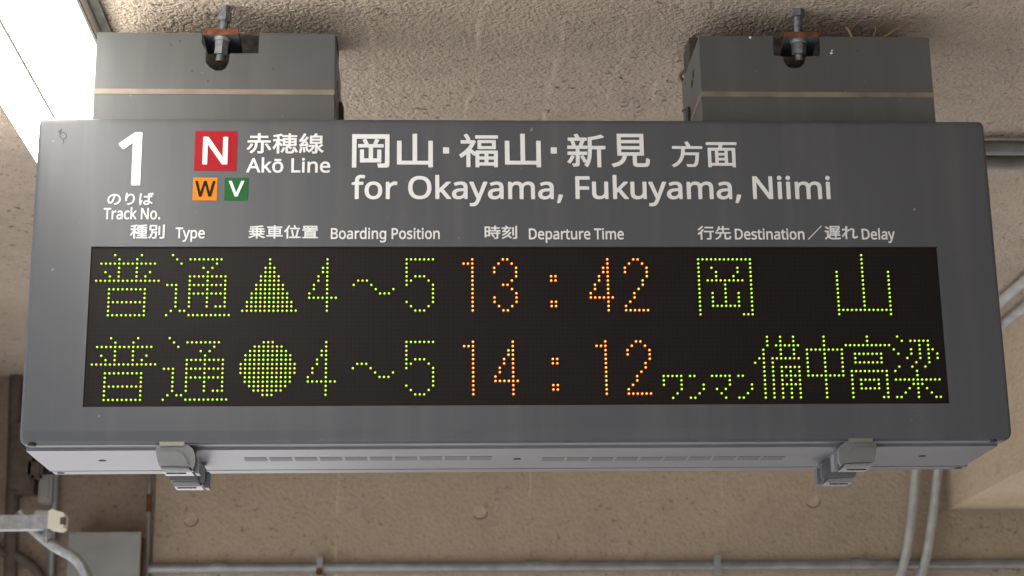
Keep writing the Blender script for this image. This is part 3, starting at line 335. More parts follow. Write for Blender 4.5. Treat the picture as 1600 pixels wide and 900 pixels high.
M['mesh'] = mat('vent_mesh', (0.10, 0.10, 0.10), 0.6, 0.2)
M['tape'] = mat('aged_tape', (0.16, 0.132, 0.098), 0.5, 0.1, 0.4, 25, 0.25)
M['steel'] = mat('galvanised_steel', (0.30, 0.31, 0.32), 0.45, 0.65, 0.5, 60, 0.25)
M['bolt'] = mat('weathered_bolt', (0.13, 0.14, 0.15), 0.5, 0.5, 0.5, 150, 0.4)
M['plate'] = mat('blue_grey_plate', (0.10, 0.115, 0.14), 0.55, 0.2, 0.5, 80, 0.3)
M['rust'] = mat('rust', (0.12, 0.045, 0.022), 0.85, 0, 0.2, 120, 0.5, 0.0008, 400)
M['latch'] = mat('grey_latch', (0.13, 0.135, 0.14), 0.42, 0.1, 0.5, 40, 0.08)
M['clip'] = mat('latch_clip', (0.30, 0.295, 0.30), 0.4, 0.3)
M['brass'] = mat('strike_plate', (0.21, 0.20, 0.165), 0.4, 0.5)
M['conduit'] = mat('conduit_grey', (0.24, 0.25, 0.255), 0.4, 0.45, 0.5, 20, 0.2)
M['pipe'] = mat('pale_pipe', (0.48, 0.50, 0.51), 0.32, 0.3, 0.5, 30, 0.15)
M['duct'] = mat('duct_grey', (0.20, 0.20, 0.20), 0.5, 0.3, 0.5, 20, 0.15)
M['cream'] = mat('cream_plastic', (0.66, 0.62, 0.52), 0.5)
M['jbox'] = mat('junction_grey', (0.25, 0.26, 0.245), 0.5, 0, 0.5, 12, 0.12)
M['cable'] = mat('black_cable', (0.015, 0.015, 0.015), 0.5)
M['straw'] = mat('dry_straw', (0.30, 0.19, 0.09), 0.8, 0, 0.2, 200, 0.3)
M['trim'] = mat('pale_flashing', (0.42, 0.43, 0.38), 0.6, 0, 0.4, 40, 0.25)
M['grime'] = mat('grimy_edge', (0.05, 0.045, 0.04), 0.9, 0, 0.2, 90, 0.5)
M['fascia'] = mat('fascia_paint', (0.74, 0.73, 0.70), 0.7, 0, 0.3, 8, 0.06)
M['brown'] = mat('brown_pipe', (0.10, 0.075, 0.06), 0.7, 0, 0.3, 30, 0.3)
M['ceiling'] = stucco('sprayed_ceiling', (0.445, 0.37, 0.295), (0.265, 0.21, 0.17), 1.6, 0.0031, 0.8,
                      streaks=[(-0.245, 0.007), (-0.06, 0.006), (0.085, 0.006), (0.205, 0.005), (0.29, 0.005), (-0.43, 0.006), (0.62, 0.006)])
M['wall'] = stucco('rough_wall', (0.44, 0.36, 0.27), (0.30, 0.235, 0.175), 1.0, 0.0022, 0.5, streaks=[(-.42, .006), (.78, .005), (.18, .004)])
M['lamp'] = emit('glowing_cover', (1.0, 0.965, 0.90), 5.2)
M['platform'] = mat('dark_platform', (0.47, 0.47, 0.465), 0.8, 0, 0.3, 1.5, 0.15)
M['plug'] = mat('mortar_plug', (0.43, 0.35, 0.262), 0.9, 0, 0.2, 60, 0.2)
M['wall_dark'] = stucco('dark_brown_wall', (0.29, 0.225, 0.175), (0.15, 0.11, 0.085), 0.9, 0.002, 0.5)  # rough finish in a darker brown than the main wall
M['beam'] = stucco('beam_concrete', (0.46, 0.375, 0.27), (0.29, 0.28, 0.20), 0.9, 0.002, 0.3)
M['ground'] = mat('platform_concrete', (0.42, 0.40, 0.38), 0.9, 0, 0.2, 0.7, 0.15)
M['led_green'] = emit('green_led_core', (0.70, 1.0, 0.10), 0.52)
M['led_green_rim'] = emit('green_led_rim', (0.36, 0.80, 0.0), 0.085)
M['led_amber'] = emit('amber_led_core', (1.0, 0.50, 0.11), 0.70)
M['led_amber_rim'] = emit('amber_led_rim', (1.0, 0.19, 0.0), 0.17)

def make_screen_mat():
    m = bpy.data.materials.new('smoked_led_panel'); m.use_nodes = True
    t = m.node_tree; N = t.nodes; K = t.links; b = N['Principled BSDF']
    b.inputs['Roughness'].default_value = 0.5; b.inputs['Specular IOR Level'].default_value = 0.15
    geo = N.new('ShaderNodeNewGeometry'); sep = N.new('ShaderNodeSeparateXYZ'); K.new(geo.outputs['Position'], sep.inputs[0])
    def f(sock, pitch, off):
        a = N.new('ShaderNodeMath'); a.operation = 'MULTIPLY_ADD'; a.inputs[1].default_value = 1/pitch; a.inputs[2].default_value = off
        K.new(sock, a.inputs[0])
        c = N.new('ShaderNodeMath'); c.operation = 'PINGPONG'; c.inputs[1].default_value = 0.5; K.new(a.outputs[0], c.inputs[0]); return c.outputs[0]
    x = f(sep.outputs['X'], 0.0069, 0.5); z = f(sep.outputs['Z'], 0.0069*1.00782, 0.0)
    cmb = N.new('ShaderNodeCombineXYZ'); K.new(x, cmb.inputs[0]); K.new(z, cmb.inputs[1])
    ln = N.new('ShaderNodeVectorMath'); ln.operation = 'LENGTH'; K.new(cmb.outputs[0], ln.inputs[0])
    r = N.new('ShaderNodeMapRange'); r.inputs['From Min'].default_value = 0.25; r.inputs['From Max'].default_value = 0.38
    r.clamp = True; K.new(ln.outputs['Value'], r.inputs['Value'])
    mx = N.new('ShaderNodeMix'); mx.data_type = 'RGBA'; K.new(r.outputs[0], mx.inputs[0])
    mx.inputs[6].default_value = (0.0125, 0.0075, 0.0068, 1); mx.inputs[7].default_value = (0.0068, 0.0056, 0.0056, 1)
    K.new(mx.outputs[2], b.inputs['Base Color']); return m
M['screen'] = make_screen_mat()

# ------------------------------------------------------------------ the place: ground, ceiling, wall, beam
FLOOR, ZC, YW = -2.40, 0.446, 2.80
bm = bmesh.new()
s = 1500
v = [bm.verts.new(p) for p in ((-s, -s, FLOOR), (s, -s, FLOOR), (s, s, FLOOR), (-s, s, FLOOR))]; bm.faces.new(v)
tag(obj('ground', bm, M['ground']), kind='structure')
bm = bmesh.new(); box(bm, -2.9, 9.0, -40, 2.8, FLOOR-.2, FLOOR+.05); tag(obj('platform', bm, M['platform'], bevel=.01), kind='structure')

SLAB_FRONT, SLAB_T = -25.0, 0.15
t_ = thing('concrete_ceiling', (2, -0.4, ZC), 'rough tan sprayed-concrete ceiling above the departure board', 'ceiling')
bm = bmesh.new(); box(bm, -1.75, 6.0, SLAB_FRONT, YW, ZC, ZC+SLAB_T); obj('slab', bm, M['ceiling'], t_)

# the lit lamp at upper left: a long ceiling fitting, base plate and glowing cover
LY0, LY1 = -2.2, 0.57
t_ = thing('ceiling_lamp', (-.80, -.7, .27), 'long glowing white ceiling lamp running past the left end of the board', 'lamp')
bm = bmesh.new(); box(bm, -.925, -.700, LY0, LY1, .412, ZC-.001); obj('base_plate', bm, M['fascia'], t_, bevel=.002)
bm = bmesh.new(); box(bm, -.7030, -.6985, LY0, LY1, .4085, .4118); obj('edge_strip', bm, M['grime'], t_)
bm = bmesh.new(); box(bm, -.6980, -.6830, LY0, LY1, ZC-.005, ZC-.001); obj('edge_flashing', bm, M['trim'], t_)
bm = bmesh.new(); box(bm, -.838, -.763, LY0+.01, LY1-.01, .272, .4117); obj('diffuser', bm, M['lamp'], t_, bevel=.004)
bm = bmesh.new(); box(bm, -.7650, -.7617, LY0+.01, LY1-.01, .2706, .2740); obj('seam_strip', bm, M['trim'], t_)
bm = bmesh.new(); box(bm, -.842, -.759, LY1-.0095, LY1+.012, .268, .4115); obj('end_cap', bm, M['fascia'], t_, bevel=.003)  # hidden cap added to stop the diffuser's end lighting the ceiling behind

BOT = -.50
t_ = thing('back_wall', (0, YW+0.15, BOT), 'tan rough concrete wall behind and below the departure board', 'wall')
bm = bmesh.new(); box(bm, -.985, 6, YW, YW+0.3, BOT, ZC+SLAB_T); obj('wall_face', bm, M['wall'], t_)
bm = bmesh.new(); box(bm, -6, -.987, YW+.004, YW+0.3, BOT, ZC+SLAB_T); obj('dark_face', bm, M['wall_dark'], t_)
for u, vv in ((750, 800), (1270, 782), (298, 811), (1226, 784-2)):
    if u == 1226: continue
    p = at(u, vv, YW); bm = bmesh.new()
    cyl(bm, (p.x, YW-0.003, p.z), (p.x, YW+0.01, p.z), 0.020, 20)
    obj('tie_plug', bm, M['plug'], t_, bevel=0.002)
    bm = bmesh.new(); tube(bm, [(p.x+.0225*math.cos(k*math.pi/12), YW-.0005, p.z+.0225*math.sin(k*math.pi/12)) for k in range(14, 25)], .0014, 6); obj('plug_gap', bm, M['grime'], t_)
t_ = thing('left_light_blocker', (-3.0, -13, FLOOR), 'unseen slab added to block daylight from the front left', 'wall')  # added out of view to cut light from the front left
bm = bmesh.new(); box(bm, -3.1, -2.9, -25, -6.0, FLOOR-.01, ZC+.1); obj('wall_face', bm, M['wall'], t_)
t_ = thing('right_light_blocker', (4.6, -2, FLOOR), 'unseen slab added to block daylight from the right', 'wall')  # added out of view so less light comes in from the right
bm = bmesh.new(); box(bm, 4.5, 4.7, -25, YW-.003, FLOOR+.052, ZC-.002); obj('wall_face', bm, M['wall'], t_)
t_ = thing('edge_light_blocker', (-1.7, 1.85, -.2), 'unseen slab added to shade the left rear of the ceiling', 'beam')  # added beyond the frame edge to darken the ceiling's left rear
bm = bmesh.new(); box(bm, -1.76, -1.6, .2, YW-.003, -.45, ZC-.002); obj('blocker_face', bm, M['wall_dark'], t_)
t_ = thing('rear_light_blocker', (3.5, 5.6, FLOOR), 'unseen slab added to block light from behind at right', 'wall')  # added behind the back wall to hold back light at right
bm = bmesh.new(); box(bm, -.6, 8, 5.5, 5.7, FLOOR-.01, ZC+1.2); obj('wall_face', bm, M['wall_dark'], t_)
bm = bmesh.new(); box(bm, 1.488, 1.95, -1.5, YW-0.002, 0.0074, ZC-0.002)
centre_origin(tag(obj('concrete_beam', bm, M['beam'], bevel=0.006), 'tan concrete beam running out from the wall under the ceiling at right', 'beam'))

# ------------------------------------------------------------------ departure sign
XL, XR, ZB, ZT = -0.7625, 0.7668, -0.3000, 0.2305
HL, HR, HB, HT = -0.6690, 0.6720, -0.2424, 0.0136
LIP = 0.0285
sign = thing('departure_sign', (0, 0.134, ZB), 'long grey train departure board with green and amber dot-matrix display', 'sign')

def front_cover():
    bm = bmesh.new()
    R = 0.013
    xs = [0, .0008, .0018, .003, .0045, .0065, .009, .012, .016]
    lefts = [XL+a for a in xs]; rights = [XR-a for a in xs][::-1]
    nx = 24
    inner = [HL+(HR-HL)*i/nx for i in range(nx)]+[HR]
    X = lefts+[XL+.05, HL-.004]+inner+[HR+.004, XR-.05]+rights
    zb = [0, .0008, .0018, .003, .0045, .0065, .009, .013, .018, .0195, .0215]
    ztp = [0, .0008, .0018, .003, .0045, .0065, .009, .012, .016, .02]
    Z = [ZB+a for a in zb]+[HB-.004]+[HB+(HT-HB)*i/6 for i in range(6)]+[HT]+[HT+.004, HT+.06, HT+.12]+[ZT-a for a in ztp][::-1]
    def rnd(d, r): return 0.0 if d >= r else r-math.sqrt(max(0, r*r-(r-d)**2))
    def inset(z):
        d = min(z-ZB, ZT-z)
        return 0.0 if d >= R else R-math.sqrt(max(0, R*R-(R-d)**2))
    V = {}
    for j, z in enumerate(Z):
        ins = inset(z)*0.9
        for i, x in enumerate(X):
            if x < HL: xx = XL+ins+(x-XL)/(HL-XL)*(HL-XL-ins)
            elif x > HR: xx = XR-ins-(XR-x)/(XR-HR)*(XR-ins-HR)
            else: xx = x
            y = max(rnd(xx-XL-ins, .006), rnd(XR-ins-xx, .006), rnd(z-ZB, .0065), rnd(ZT-z, .011))
            dz = z-ZB
            if dz < .0195: y += (.0195-dz)*0.09
            V[i, j] = bm.verts.new((xx, y, z))
    ih0, ih1 = X.index(HL), X.index(HR); jh0, jh1 = Z.index(HB), Z.index(HT)
    for j in range(len(Z)-1):
        for i in range(len(X)-1):
            if ih0 <= i < ih1 and jh0 <= j < jh1: continue
            bm.faces.new((V[i, j], V[i+1, j], V[i+1, j+1], V[i, j+1]))
    # returns: outside border back to the lip, window border back to the panel
    nX, nZ = len(X), len(Z)
    ring = [(i, 0) for i in range(nX)]+[(nX-1, j) for j in range(1, nZ)]+[(i, nZ-1) for i in range(nX-2, -1, -1)]+[(0, j) for j in range(nZ-2, 0, -1)]
    back = [bm.verts.new((V[k].co.x, LIP, V[k].co.z)) for k in ring]
    back2 = [bm.verts.new((V[k].co.x*0.985, LIP, (V[k].co.z+.035)*0.955-.035)) for k in ring]
    n = len(ring)
    for a in range(n):
        b_ = (a+1) % n
        bm.faces.new((V[ring[a]], back[a], back[b_], V[ring[b_]]))
        bm.faces.new((back[a], back2[a], back2[b_], back[b_]))
    hr = [(i, jh0) for i in range(ih0, ih1)]+[(ih1, j) for j in range(jh0, jh1)]+[(i, jh1) for i in range(ih1, ih0, -1)]+[(ih0, j) for j in range(jh1, jh0, -1)]
    hb = [bm.verts.new((V[k].co.x, 0.006, V[k].co.z)) for k in hr]
    for a in range(len(hr)):
        b_ = (a+1) % len(hr); bm.faces.new((V[hr[a]], V[hr[b_]], hb[b_], hb[a]))
    bmesh.ops.remove_doubles(bm, verts=bm.verts, dist=1e-6)
    return bm
o = obj('front_cover', front_cover(), M['paint'], sign, smooth=True)
bm = bmesh.new(); box(bm, HL-.003, HR+.003, .0030, .0056, HB-.003, HT+.003); screen = obj('display_screen', bm, M['screen'], sign)
bm = bmesh.new(); box(bm, -0.757, 0.7605, LIP, .2395, -.296, .225); obj('housing', bm, M['paint'], sign)
bm = bmesh.new(); box(bm, -0.757, 0.7510, LIP+.0003, .2050, -.3050, -.2965); obj('bottom_panel', bm, M['alu'], sign, bevel=.0012)
bm = bmesh.new(); box(bm, XL+.001, XR-.001, .2395, .268, ZB, ZT); obj('back_cover', bm, M['alu'], sign, bevel=.008, seg=4, smooth=True)
# bottom lip strip under the front cover
bm = bmesh.new(); box(bm, XL+.012, XR-.012, .0070, LIP-.0004, ZB-.0007, ZB+.006); obj('bottom_lip', bm, M['alu'], sign)
for u, vv, zz in ((50, 696, ZB-.0007), (160, 719.5, -.305), (95, 739, ZB), (808, 717, -.305), (1441, 712.5, -.305), (1552, 689.5, ZB-.0007), (1497, 731, ZB)):
    p = at_z(u, vv, zz); bm = bmesh.new(); cyl(bm, (p.x, p.y, zz-.0006), (p.x, p.y, zz+.003), .0062, 20); obj('screw_hole', bm, M['hole'], sign)
for x0, x1, n in ((381.0, 768.5, 10), (848.0, 1229.0, 10)):
    a = at_z(x0, 715, -.305); b = at_z(x1, 714 if x0 < 500 else 711, -.305)
    y0, y1 = a.y, a.y+.030
    P_ = (b.x-a.x+.0045)/n
    for k in range(n):
        bm = bmesh.new(); xx = a.x+k*P_
        box(bm, xx, xx+P_-.0046, y0, y1, -.3056, -.3040); obj('vent_slot', bm, M['mesh'], sign)

# pencilled scuffs and small chips on the cover
def scuff(px_pts, r, m, nm):
    bm = bmesh.new(); tube(bm, smooth_path([at(u, v_, -.0002) for u, v_ in px_pts], 6), r, 6)
    o = obj(nm, bm, M[m], sign); return o
scuff([(91, 206), (95, 203), (93, 208), (97, 201)], .0004, 'grime', 'scuff')
scuff([(97, 217), (93, 212), (97, 207), (103, 209), (103, 215), (98, 218), (100, 222), (97, 224)], .0004, 'grime', 'scuff')
for u, v_ in ((1424, 656), (1431, 661), (1447, 660), (1428, 650), (440, 303), (770, 268), (143, 250), (123, 348), (305, 330), (1275, 195), (1268, 190), (620, 655), (900, 660)):
    p = at(u, v_, -.0003); bm = bmesh.new(); cyl(bm, (p.x, -.0003, p.z), (p.x+.0005, .0006, p.z), .0007, 7); obj('paint_chip', bm, M['tape'], sign)

# lettering
POLY = {chr(k): [list(zip(q[::2], q[1::2])) for q in loops] for k, loops in GLYPHS.items()}
POLY['・'] = [[(410, 290), (590, 290), (590, 470), (410, 470)]]
POLY['岡'] = [[(0, 0), (0, 208), (235, 208), (235, 13), (228, 3), (215, 0), (165, 0), (158, 25), (200, 25), (207, 31), (207, 180), (28, 180), (28, 0)],
    [(38, 125), (38, 146), (79, 146), (65, 173), (88, 180), (105, 146), (132, 146), (146, 180), (172, 173), (157, 146), (198, 146), (198, 125),
     (132, 125), (132, 57), (158, 57), (158, 112), (184, 112), (184, 32), (50, 32), (50, 112), (75, 112), (75, 57), (105, 57), (105, 125)]]
POLY['／'] = [[(60, -60), (130, -60), (940, 820), (870, 820)]]
def text_polys(s):
    out = []; x = 0
    for ch in s:
        if ord(ch) in ADVANCE:
            for p in POLY.get(ch, []): out.append([(a+x, b) for a, b in p])
            x += ADVANCE[ord(ch)]
        else:
            for p in POLY[ch]: out.append([(a+x, b) for a, b in p])
            x += 1000
    return out
def lay(s, L, R, top, base, ref=None):
    """scale string s into the face of the sign: photo extents L..R, and its top and base lines; ref = font heights of those"""
    ps = text_polys(s)
    xs = [a for p in ps for a, b in p]; ys = [b for p in ps for a, b in p]
    vm = (top+base)/2
    X0, X1 = at(L, vm, 0).x, at(R, vm, 0).x
    Z1, Z0 = at((L+R)/2, top, 0).z, at((L+R)/2, base, 0).z
    y0, y1 = ref if ref else (min(ys), max(ys))
    sx = (X1-X0)/(max(xs)-min(xs)); sy = (Z1-Z0)/(y1-y0)
    return [[(X0+(a-min(xs))*sx, Z0+(b-y0)*sy) for a, b in p] for p in ps]
def letters(name, groups, m, parent, y=-0.0006, ex=0.0003, label=None):
    cu = bpy.data.curves.new(name, 'CURVE'); cu.dimensions = '2D'; cu.fill_mode = 'BOTH'
    cu.extrude = ex
    for p in groups:
        sp = cu.splines.new('POLY'); sp.points.add(len(p)-1)
        for pt, (a, b) in zip(sp.points, p): pt.co = (a, b, 0, 1)
        sp.use_cyclic_u = True
    tmp = bpy.data.objects.new('tmp', cu); COL.objects.link(tmp)
    dg = bpy.context.evaluated_depsgraph_get()
    me = bpy.data.meshes.new_from_object(tmp.evaluated_get(dg))
    bpy.data.objects.remove(tmp); bpy.data.curves.remove(cu)
    me.name = name; me.materials.clear()
    me.transform(Matrix(((1, 0, 0, 0), (0, 0, -1, y), (0, 1, 0, 0), (0, 0, 0, 1))))
    o = link(name, me, m, parent)
    if label: o['label'] = label
    return o
CAP, ASC = (0, 573), (0, 609)
W_ = M['white']
letters('lettering', lay('1', 184.5, 221.0, 206.75, 290), W_, sign, label='large white track number 1')
letters('lettering', lay('のりば', 168, 240, 301, 320.5), W_, sign, label='white のりば lettering under the track number')
letters('lettering', lay('Track No.', 162, 250.5, 325.5, 342.5, CAP), W_, sign, label='white Track No. lettering')
letters('lettering', lay('赤穂線', 385.5, 506, 208.5, 240), W_, sign, label='white line name 赤穂線')
letters('lettering', lay('Akō Line', 385, 516, 248, 269.25, CAP), W_, sign, label='white line name Akō Line')
main = []
for ch, l, r in (('岡', 550.8, 608), ('山', 620.3, 676.4), ('・', 692.2, 701.8), ('福', 717.5, 778.3), ('山', 788.8, 845), ('・', 860.5, 870), ('新', 886, 946), ('見', 955, 1015)):
    if ch == '・': main += lay(ch, l, r, 230.5, 240)
    elif ch == '岡': main += lay(ch, 550.1, 608.6, 210, 262)
    else: main += lay(ch, l, r, 209.3, 261.5)
letters('lettering', main, W_, sign, label='large white destinations 岡山・福山・新見')
letters('lettering', lay('方', 1049.2, 1097.6, 221.0, 261.5), W_, sign, label='white 方 of the word 方面')
letters('lettering', lay('面', 1103.5, 1151.5, 222.4, 261.5), W_, sign, label='white 面 of the word 方面')
eng = []
for s_, l, r in (('for', 549.5, 621), ('Okayama,', 637.8, 879.4), ('Fukuyama,', 899, 1157.5), ('Niimi', 1176, 1297.2)):
    eng += lay(s_, l, r, 276.6, 310.4, CAP)
letters('lettering', eng, W_, sign, label='white for Okayama, Fukuyama, Niimi lettering')
for s_, l, r, tp, bs, ref in (('種別', 203.5, 257.3, 351, 373, None), ('Type', 274.3, 320, 356, 372.2, CAP), ('乗車位置', 388.3, 497.3, 352, 373, None),
        ('Boarding Position', 517, 687, 357, 373.25, CAP), ('時刻', 757.2, 808, 352.7, 373.5, None), ('Departure Time', 826.4, 974.5, 357.5, 373.75, CAP),
        ('行先', 1090, 1142, 353.3, 374.7, None), ('Destination', 1148.2, 1256.6, 358, 374, CAP), ('／', 1261.3, 1285, 353, 374.2, None),
        ('遅れ', 1288.4, 1339.8, 353.3, 374.5, None), ('Delay', 1346.4, 1398, 358, 374, CAP)):
    letters('lettering', lay(s_, l, r, tp, bs, ref), W_, sign, label='small white %s column heading' % s_)
for ch, cor, (l, r, tp, bs), m1, m2, bd, nm in (
        ('N', ((305, 205), (370.75, 205), (369, 266.75), (303.5, 266.75)), (317, 356, 214.25, 257.25), 'red', 'white', .0012, 'red square line symbol'),
        ('W', ((302, 277.75), (339.5, 277.75), (339, 313.25), (300.75, 313.25)), (304.8, 336.4, 283, 307.5), 'orange', 'black', .0006, 'orange square line symbol'),
        ('V', ((351, 277.75), (388, 277.75), (387.4, 313.25), (350.5, 313.25)), (357.2, 381.6, 283, 307.5), 'green', 'white', .0006, 'green square line symbol')):
    q = [at(u, vv, 0) for u, vv in cor]
    x0 = (q[0].x+q[3].x)/2; x1 = (q[1].x+q[2].x)/2; z1 = (q[0].z+q[1].z)/2; z0 = (q[2].z+q[3].z)/2
    bm = bmesh.new(); box(bm, x0, x1, -.0007, .0002, z0, z1); sq = obj('line_symbol', bm, M[m1], sign); sq['label'] = nm
    letters('letter', lay(ch, l, r, tp, bs), M[m2], sq, y=-.0012)

# dot-matrix characters
def rows(spec):
    """'r:cols' with ranges, e.g. '0:4,10 1:5,9 6:0-14 8-9:3'"""
    out = []
    for tok in spec.split():
        rr, cc = tok.split(':')
        r0, r1 = (rr.split('-')+[rr])[:2] if '-' in rr else (rr, rr)
        for r in range(int(r0), int(r1)+1):
            for c in cc.split(','):
                c0, c1 = c.split('-') if '-' in c else (c, c)
                out += [(k, r) for k in range(int(c0), int(c1)+1)]
    return sorted(set(out))
DOTS = {
 'fu': '0:4,10 1:5,9 2:1-13 3:5,9 4:2,5,9,12 5:3,5,9,11 6:0-14 8:3-11 9-10:3,11 11:3-11 12-13:3,11 14:3-11',
 'tsuu': '0:1 1:2,5-12 2:3,11 3:8,10 4:9 5:5-13 6:5,9,13 7:0-2,5-13 8:2,5,9,13 9:2,5-13 10-11:2,5,9,13 12:2,5,9,11-13 13:1,3,4 14:0,5-14',
 'tri': '1-2:6 3-4:5-7 5-6:4-8 7-8:3-9 9-10:2-10 11-12:1-11 13:0-12',
 'disc': '1:5-7 2:3-9 3:2-10 4-5:1-11 6-8:0-12 9-10:1-11 11:2-10 12:3-9 13:5-7',
 'four': '1-2:4 3-4:3,4 5-6:2,4 7-8:1,4 9:0,4 10:0-6 11-13:4',
 'four6': '1-2:4 3-4:3,4 5-6:2,4 7-8:1,4 9:0,4 10:0-5 11-13:4',
 'wave': '6:1-3 7:0,4 8:5,9 9:6-8',
 'five': '1:0-6 2-4:0 5:0,2-4 6:0,1,5 7:0,6 8-10:6 11:0,6 12:1,5 13:2-4',
 'one': '1:2 2:0-2 3-13:2',
 'three': '1:2,3 2:1,4 3-4:0,5 5:5 6:4 7:2,3 8:4 9:5 10-11:0,5 12:1,4 13:2,3',
 'two': '1:2,3 2:1,4 3-4:0,5 5:5 6-7:4 8:3 9-10:2 11:1 12:0 13:0-5',
 'dot': '5-6:0,1', 'low': '11-12:0,1',
 'oka': '1:0-12 2:0,12 3:0,3,9,12 4:0,4,9,12 5:0,4,8,12 6:0,2-10,12 7-8:0,6,12 9-11:0,3,6,9,12 12:0,3-9,12 13:0,12 14:0,10-12',
 'yama': '0-3:6 4-12:0,6,12 13:0-12 14:0,12',
 'wa': '9:0-4 10-11:0,4 12:4 13:3 14:2',
 'n': '9:0,1 11-12:3 13:2 14:0,1',
 'ma': '9:0-4 10-11:4 12:1,3 13:2 14:3',
 'bi': '0-1:3,6,9 2:3,5-10 3-4:2,6,9 5:1,2,4-10 6:0,2,4 7:2,4,6-10 8:2,4,6,8,10 9:2,4,6-10 10:2,4,6,8,10 11:2,4,6-10 12-14:2,4,6,8,10',
 'chuu': '0-2:4 3:0-8 4-8:0,4,8 9:0-8 10-14:4',
 'taka': '0-1:5 2:0-10 4:2-8 5:2,8 6:2-8 8:1-9 9:1,9 10:1,3-7,9 11:1,3,7,9 12:1,3-7,9 13:1,9 14:1,8,9',
 'hari': '0:1 1:2,4-8 2:6,8 3:0,4,6,8,9 4:1,4,6,8,10 5:3,6,8,10 6:5,8 7:1,4,7 8:0,5 9:5 10:0-10 11:4-6 12:3,5,7 13:2,5,8 14:0,1,5,9,10',
}
LINE = 19.279
lines = [(0, [('fu', 0, 'g'), ('tsuu', 16, 'g'), ('tri', 33, 'g'), ('four', 48, 'g'), ('wave', 58, 'g'), ('five', 70, 'g'), ('one', 83, 'a'), ('three', 90, 'a'),
              ('dot', 103, 'a'), ('low', 103, 'a'), ('four6', 112, 'a'), ('two', 120, 'a'), ('oka', 137, 'g'), ('yama', 169, 'g')]),
         (LINE, [('fu', 0, 'g'), ('tsuu', 16, 'g'), ('disc', 33, 'g'), ('four', 48, 'g'), ('wave', 58, 'g'), ('five', 70, 'g'), ('one', 83, 'a'), ('four6', 90, 'a'),
                 ('dot', 103, 'a'), ('low', 103, 'a'), ('one', 113, 'a'), ('two', 120, 'a'), ('wa', 128, 'g'), ('n', 134, 'g'), ('ma', 139, 'g'), ('n', 145, 'g'),
                 ('bi', 149, 'g'), ('chuu', 161, 'g'), ('taka', 170, 'g'), ('hari', 181, 'g')])]
PIT = 0.0069; ROWP = PIT*1.00782
for off, chars in lines:
    for key, c0, colr in chars:
        bm = bmesh.new()
        for c, r in rows(DOTS[key]):
            X = (c0+c-95.5)*PIT; Z = -(r+off)*ROWP; n = 10
            r1, r2 = (.0012, .00195) if colr == 'g' else (.0013, .0022)
            cs = [(math.cos(2*math.pi*k/n), math.sin(2*math.pi*k/n)) for k in range(n)]
            A = [bm.verts.new((X+a*r1, .0006, Z+b*r1)) for a, b in cs]
            B = [bm.verts.new((X+a*r2, .0018, Z+b*r2)) for a, b in cs]
            D = [bm.verts.new((X+a*r2, .0032, Z+b*r2)) for a, b in cs]
            top = bm.verts.new((X, .0002, Z))
            for k in range(n):
                k2 = (k+1) % n
                bm.faces.new((top, A[k], A[k2])).material_index = 0
                bm.faces.new((A[k], B[k], B[k2], A[k2])).material_index = 1
                bm.faces.new((B[k], D[k], D[k2], B[k2])).material_index = 1
        pre = 'led_green' if colr == 'g' else 'led_amber'
        o = obj('lit_character', bm, [M[pre], M[pre+'_rim']], screen)
        o['label'] = ('green' if colr == 'g' else 'amber')+' lit dot-matrix character'

# latches under the sign: front and rear at each end
def latch(cx, y0, mirror, dz=0.0):
    """a hanging catch: rounded body, thumb face, clip plate with its rivet, strike plate"""
    m_ = -1 if mirror else 1
    def X(a): return cx+m_*a
    zt = -.3010+dz
    body = [(-.028, zt), (.020, zt), (.0285, zt-.006), (.0325, zt-.016), (.0325, zt-.031), (.029, zt-.038), (.0255, zt-.034), (-.021, zt-.033), (-.026, zt-.018)]
    bm = bmesh.new(); prism(bm, [(X(a), b) for a, b in body], y0, y0+.045)
    lt = obj('latch', bm, M['latch'], sign, bevel=.004, seg=3, smooth=True)
    face = [(-.0255, zt-.016), (-.021, zt-.0115), (0, zt-.0105), (.012, zt-.014), (.019, zt-.023), (.0235, zt-.0335), (-.0205, zt-.0325)]
    bm = bmesh.new(); prism(bm, [(X(a), b) for a, b in face], y0-.006, y0+.004)
    obj('thumb_face', bm, M['latch'], lt, bevel=.002, seg=2, smooth=True)
    bm = bmesh.new(); prism(bm, [(X(-.020), zt-.0335), (X(.022), zt-.0345), (X(.027), zt-.041), (X(-.016), zt-.041)], y0+.004, y0+.040)
    cl = obj('clip_plate', bm, M['clip'], lt, bevel=.001)
    bm = bmesh.new(); cyl(bm, (X(.004), y0+.018, zt-.0425), (X(.004), y0+.018, zt-.040), .006, 16); obj('rivet', bm, M['brass'], lt)
    bm = bmesh.new(); box(bm, X(-.012), X(.018), y0+.012, y0+.015, zt-.0424, zt-.0408); obj('slot', bm, M['hole'], lt)
    bm = bmesh.new(); a, b = sorted((X(-.022), X(.016))); box(bm, a, b, y0-.002, y0+.004, zt-.002, zt+.0045); obj('strike_plate', bm, M['brass'], lt)
    bm = bmesh.new(); a, b = sorted((X(.0315), X(.0375))); box(bm, a, b, y0+.012, y0+.036, zt-.042, zt-.016); obj('side_tab', bm, M['latch'], lt, bevel=.0015)
for u, mir in ((272, False), (1342, True)):
    p = at(u, 697, .004)
    latch(p.x, .004, mir)
    latch(p.x, .128, mir, -.002)

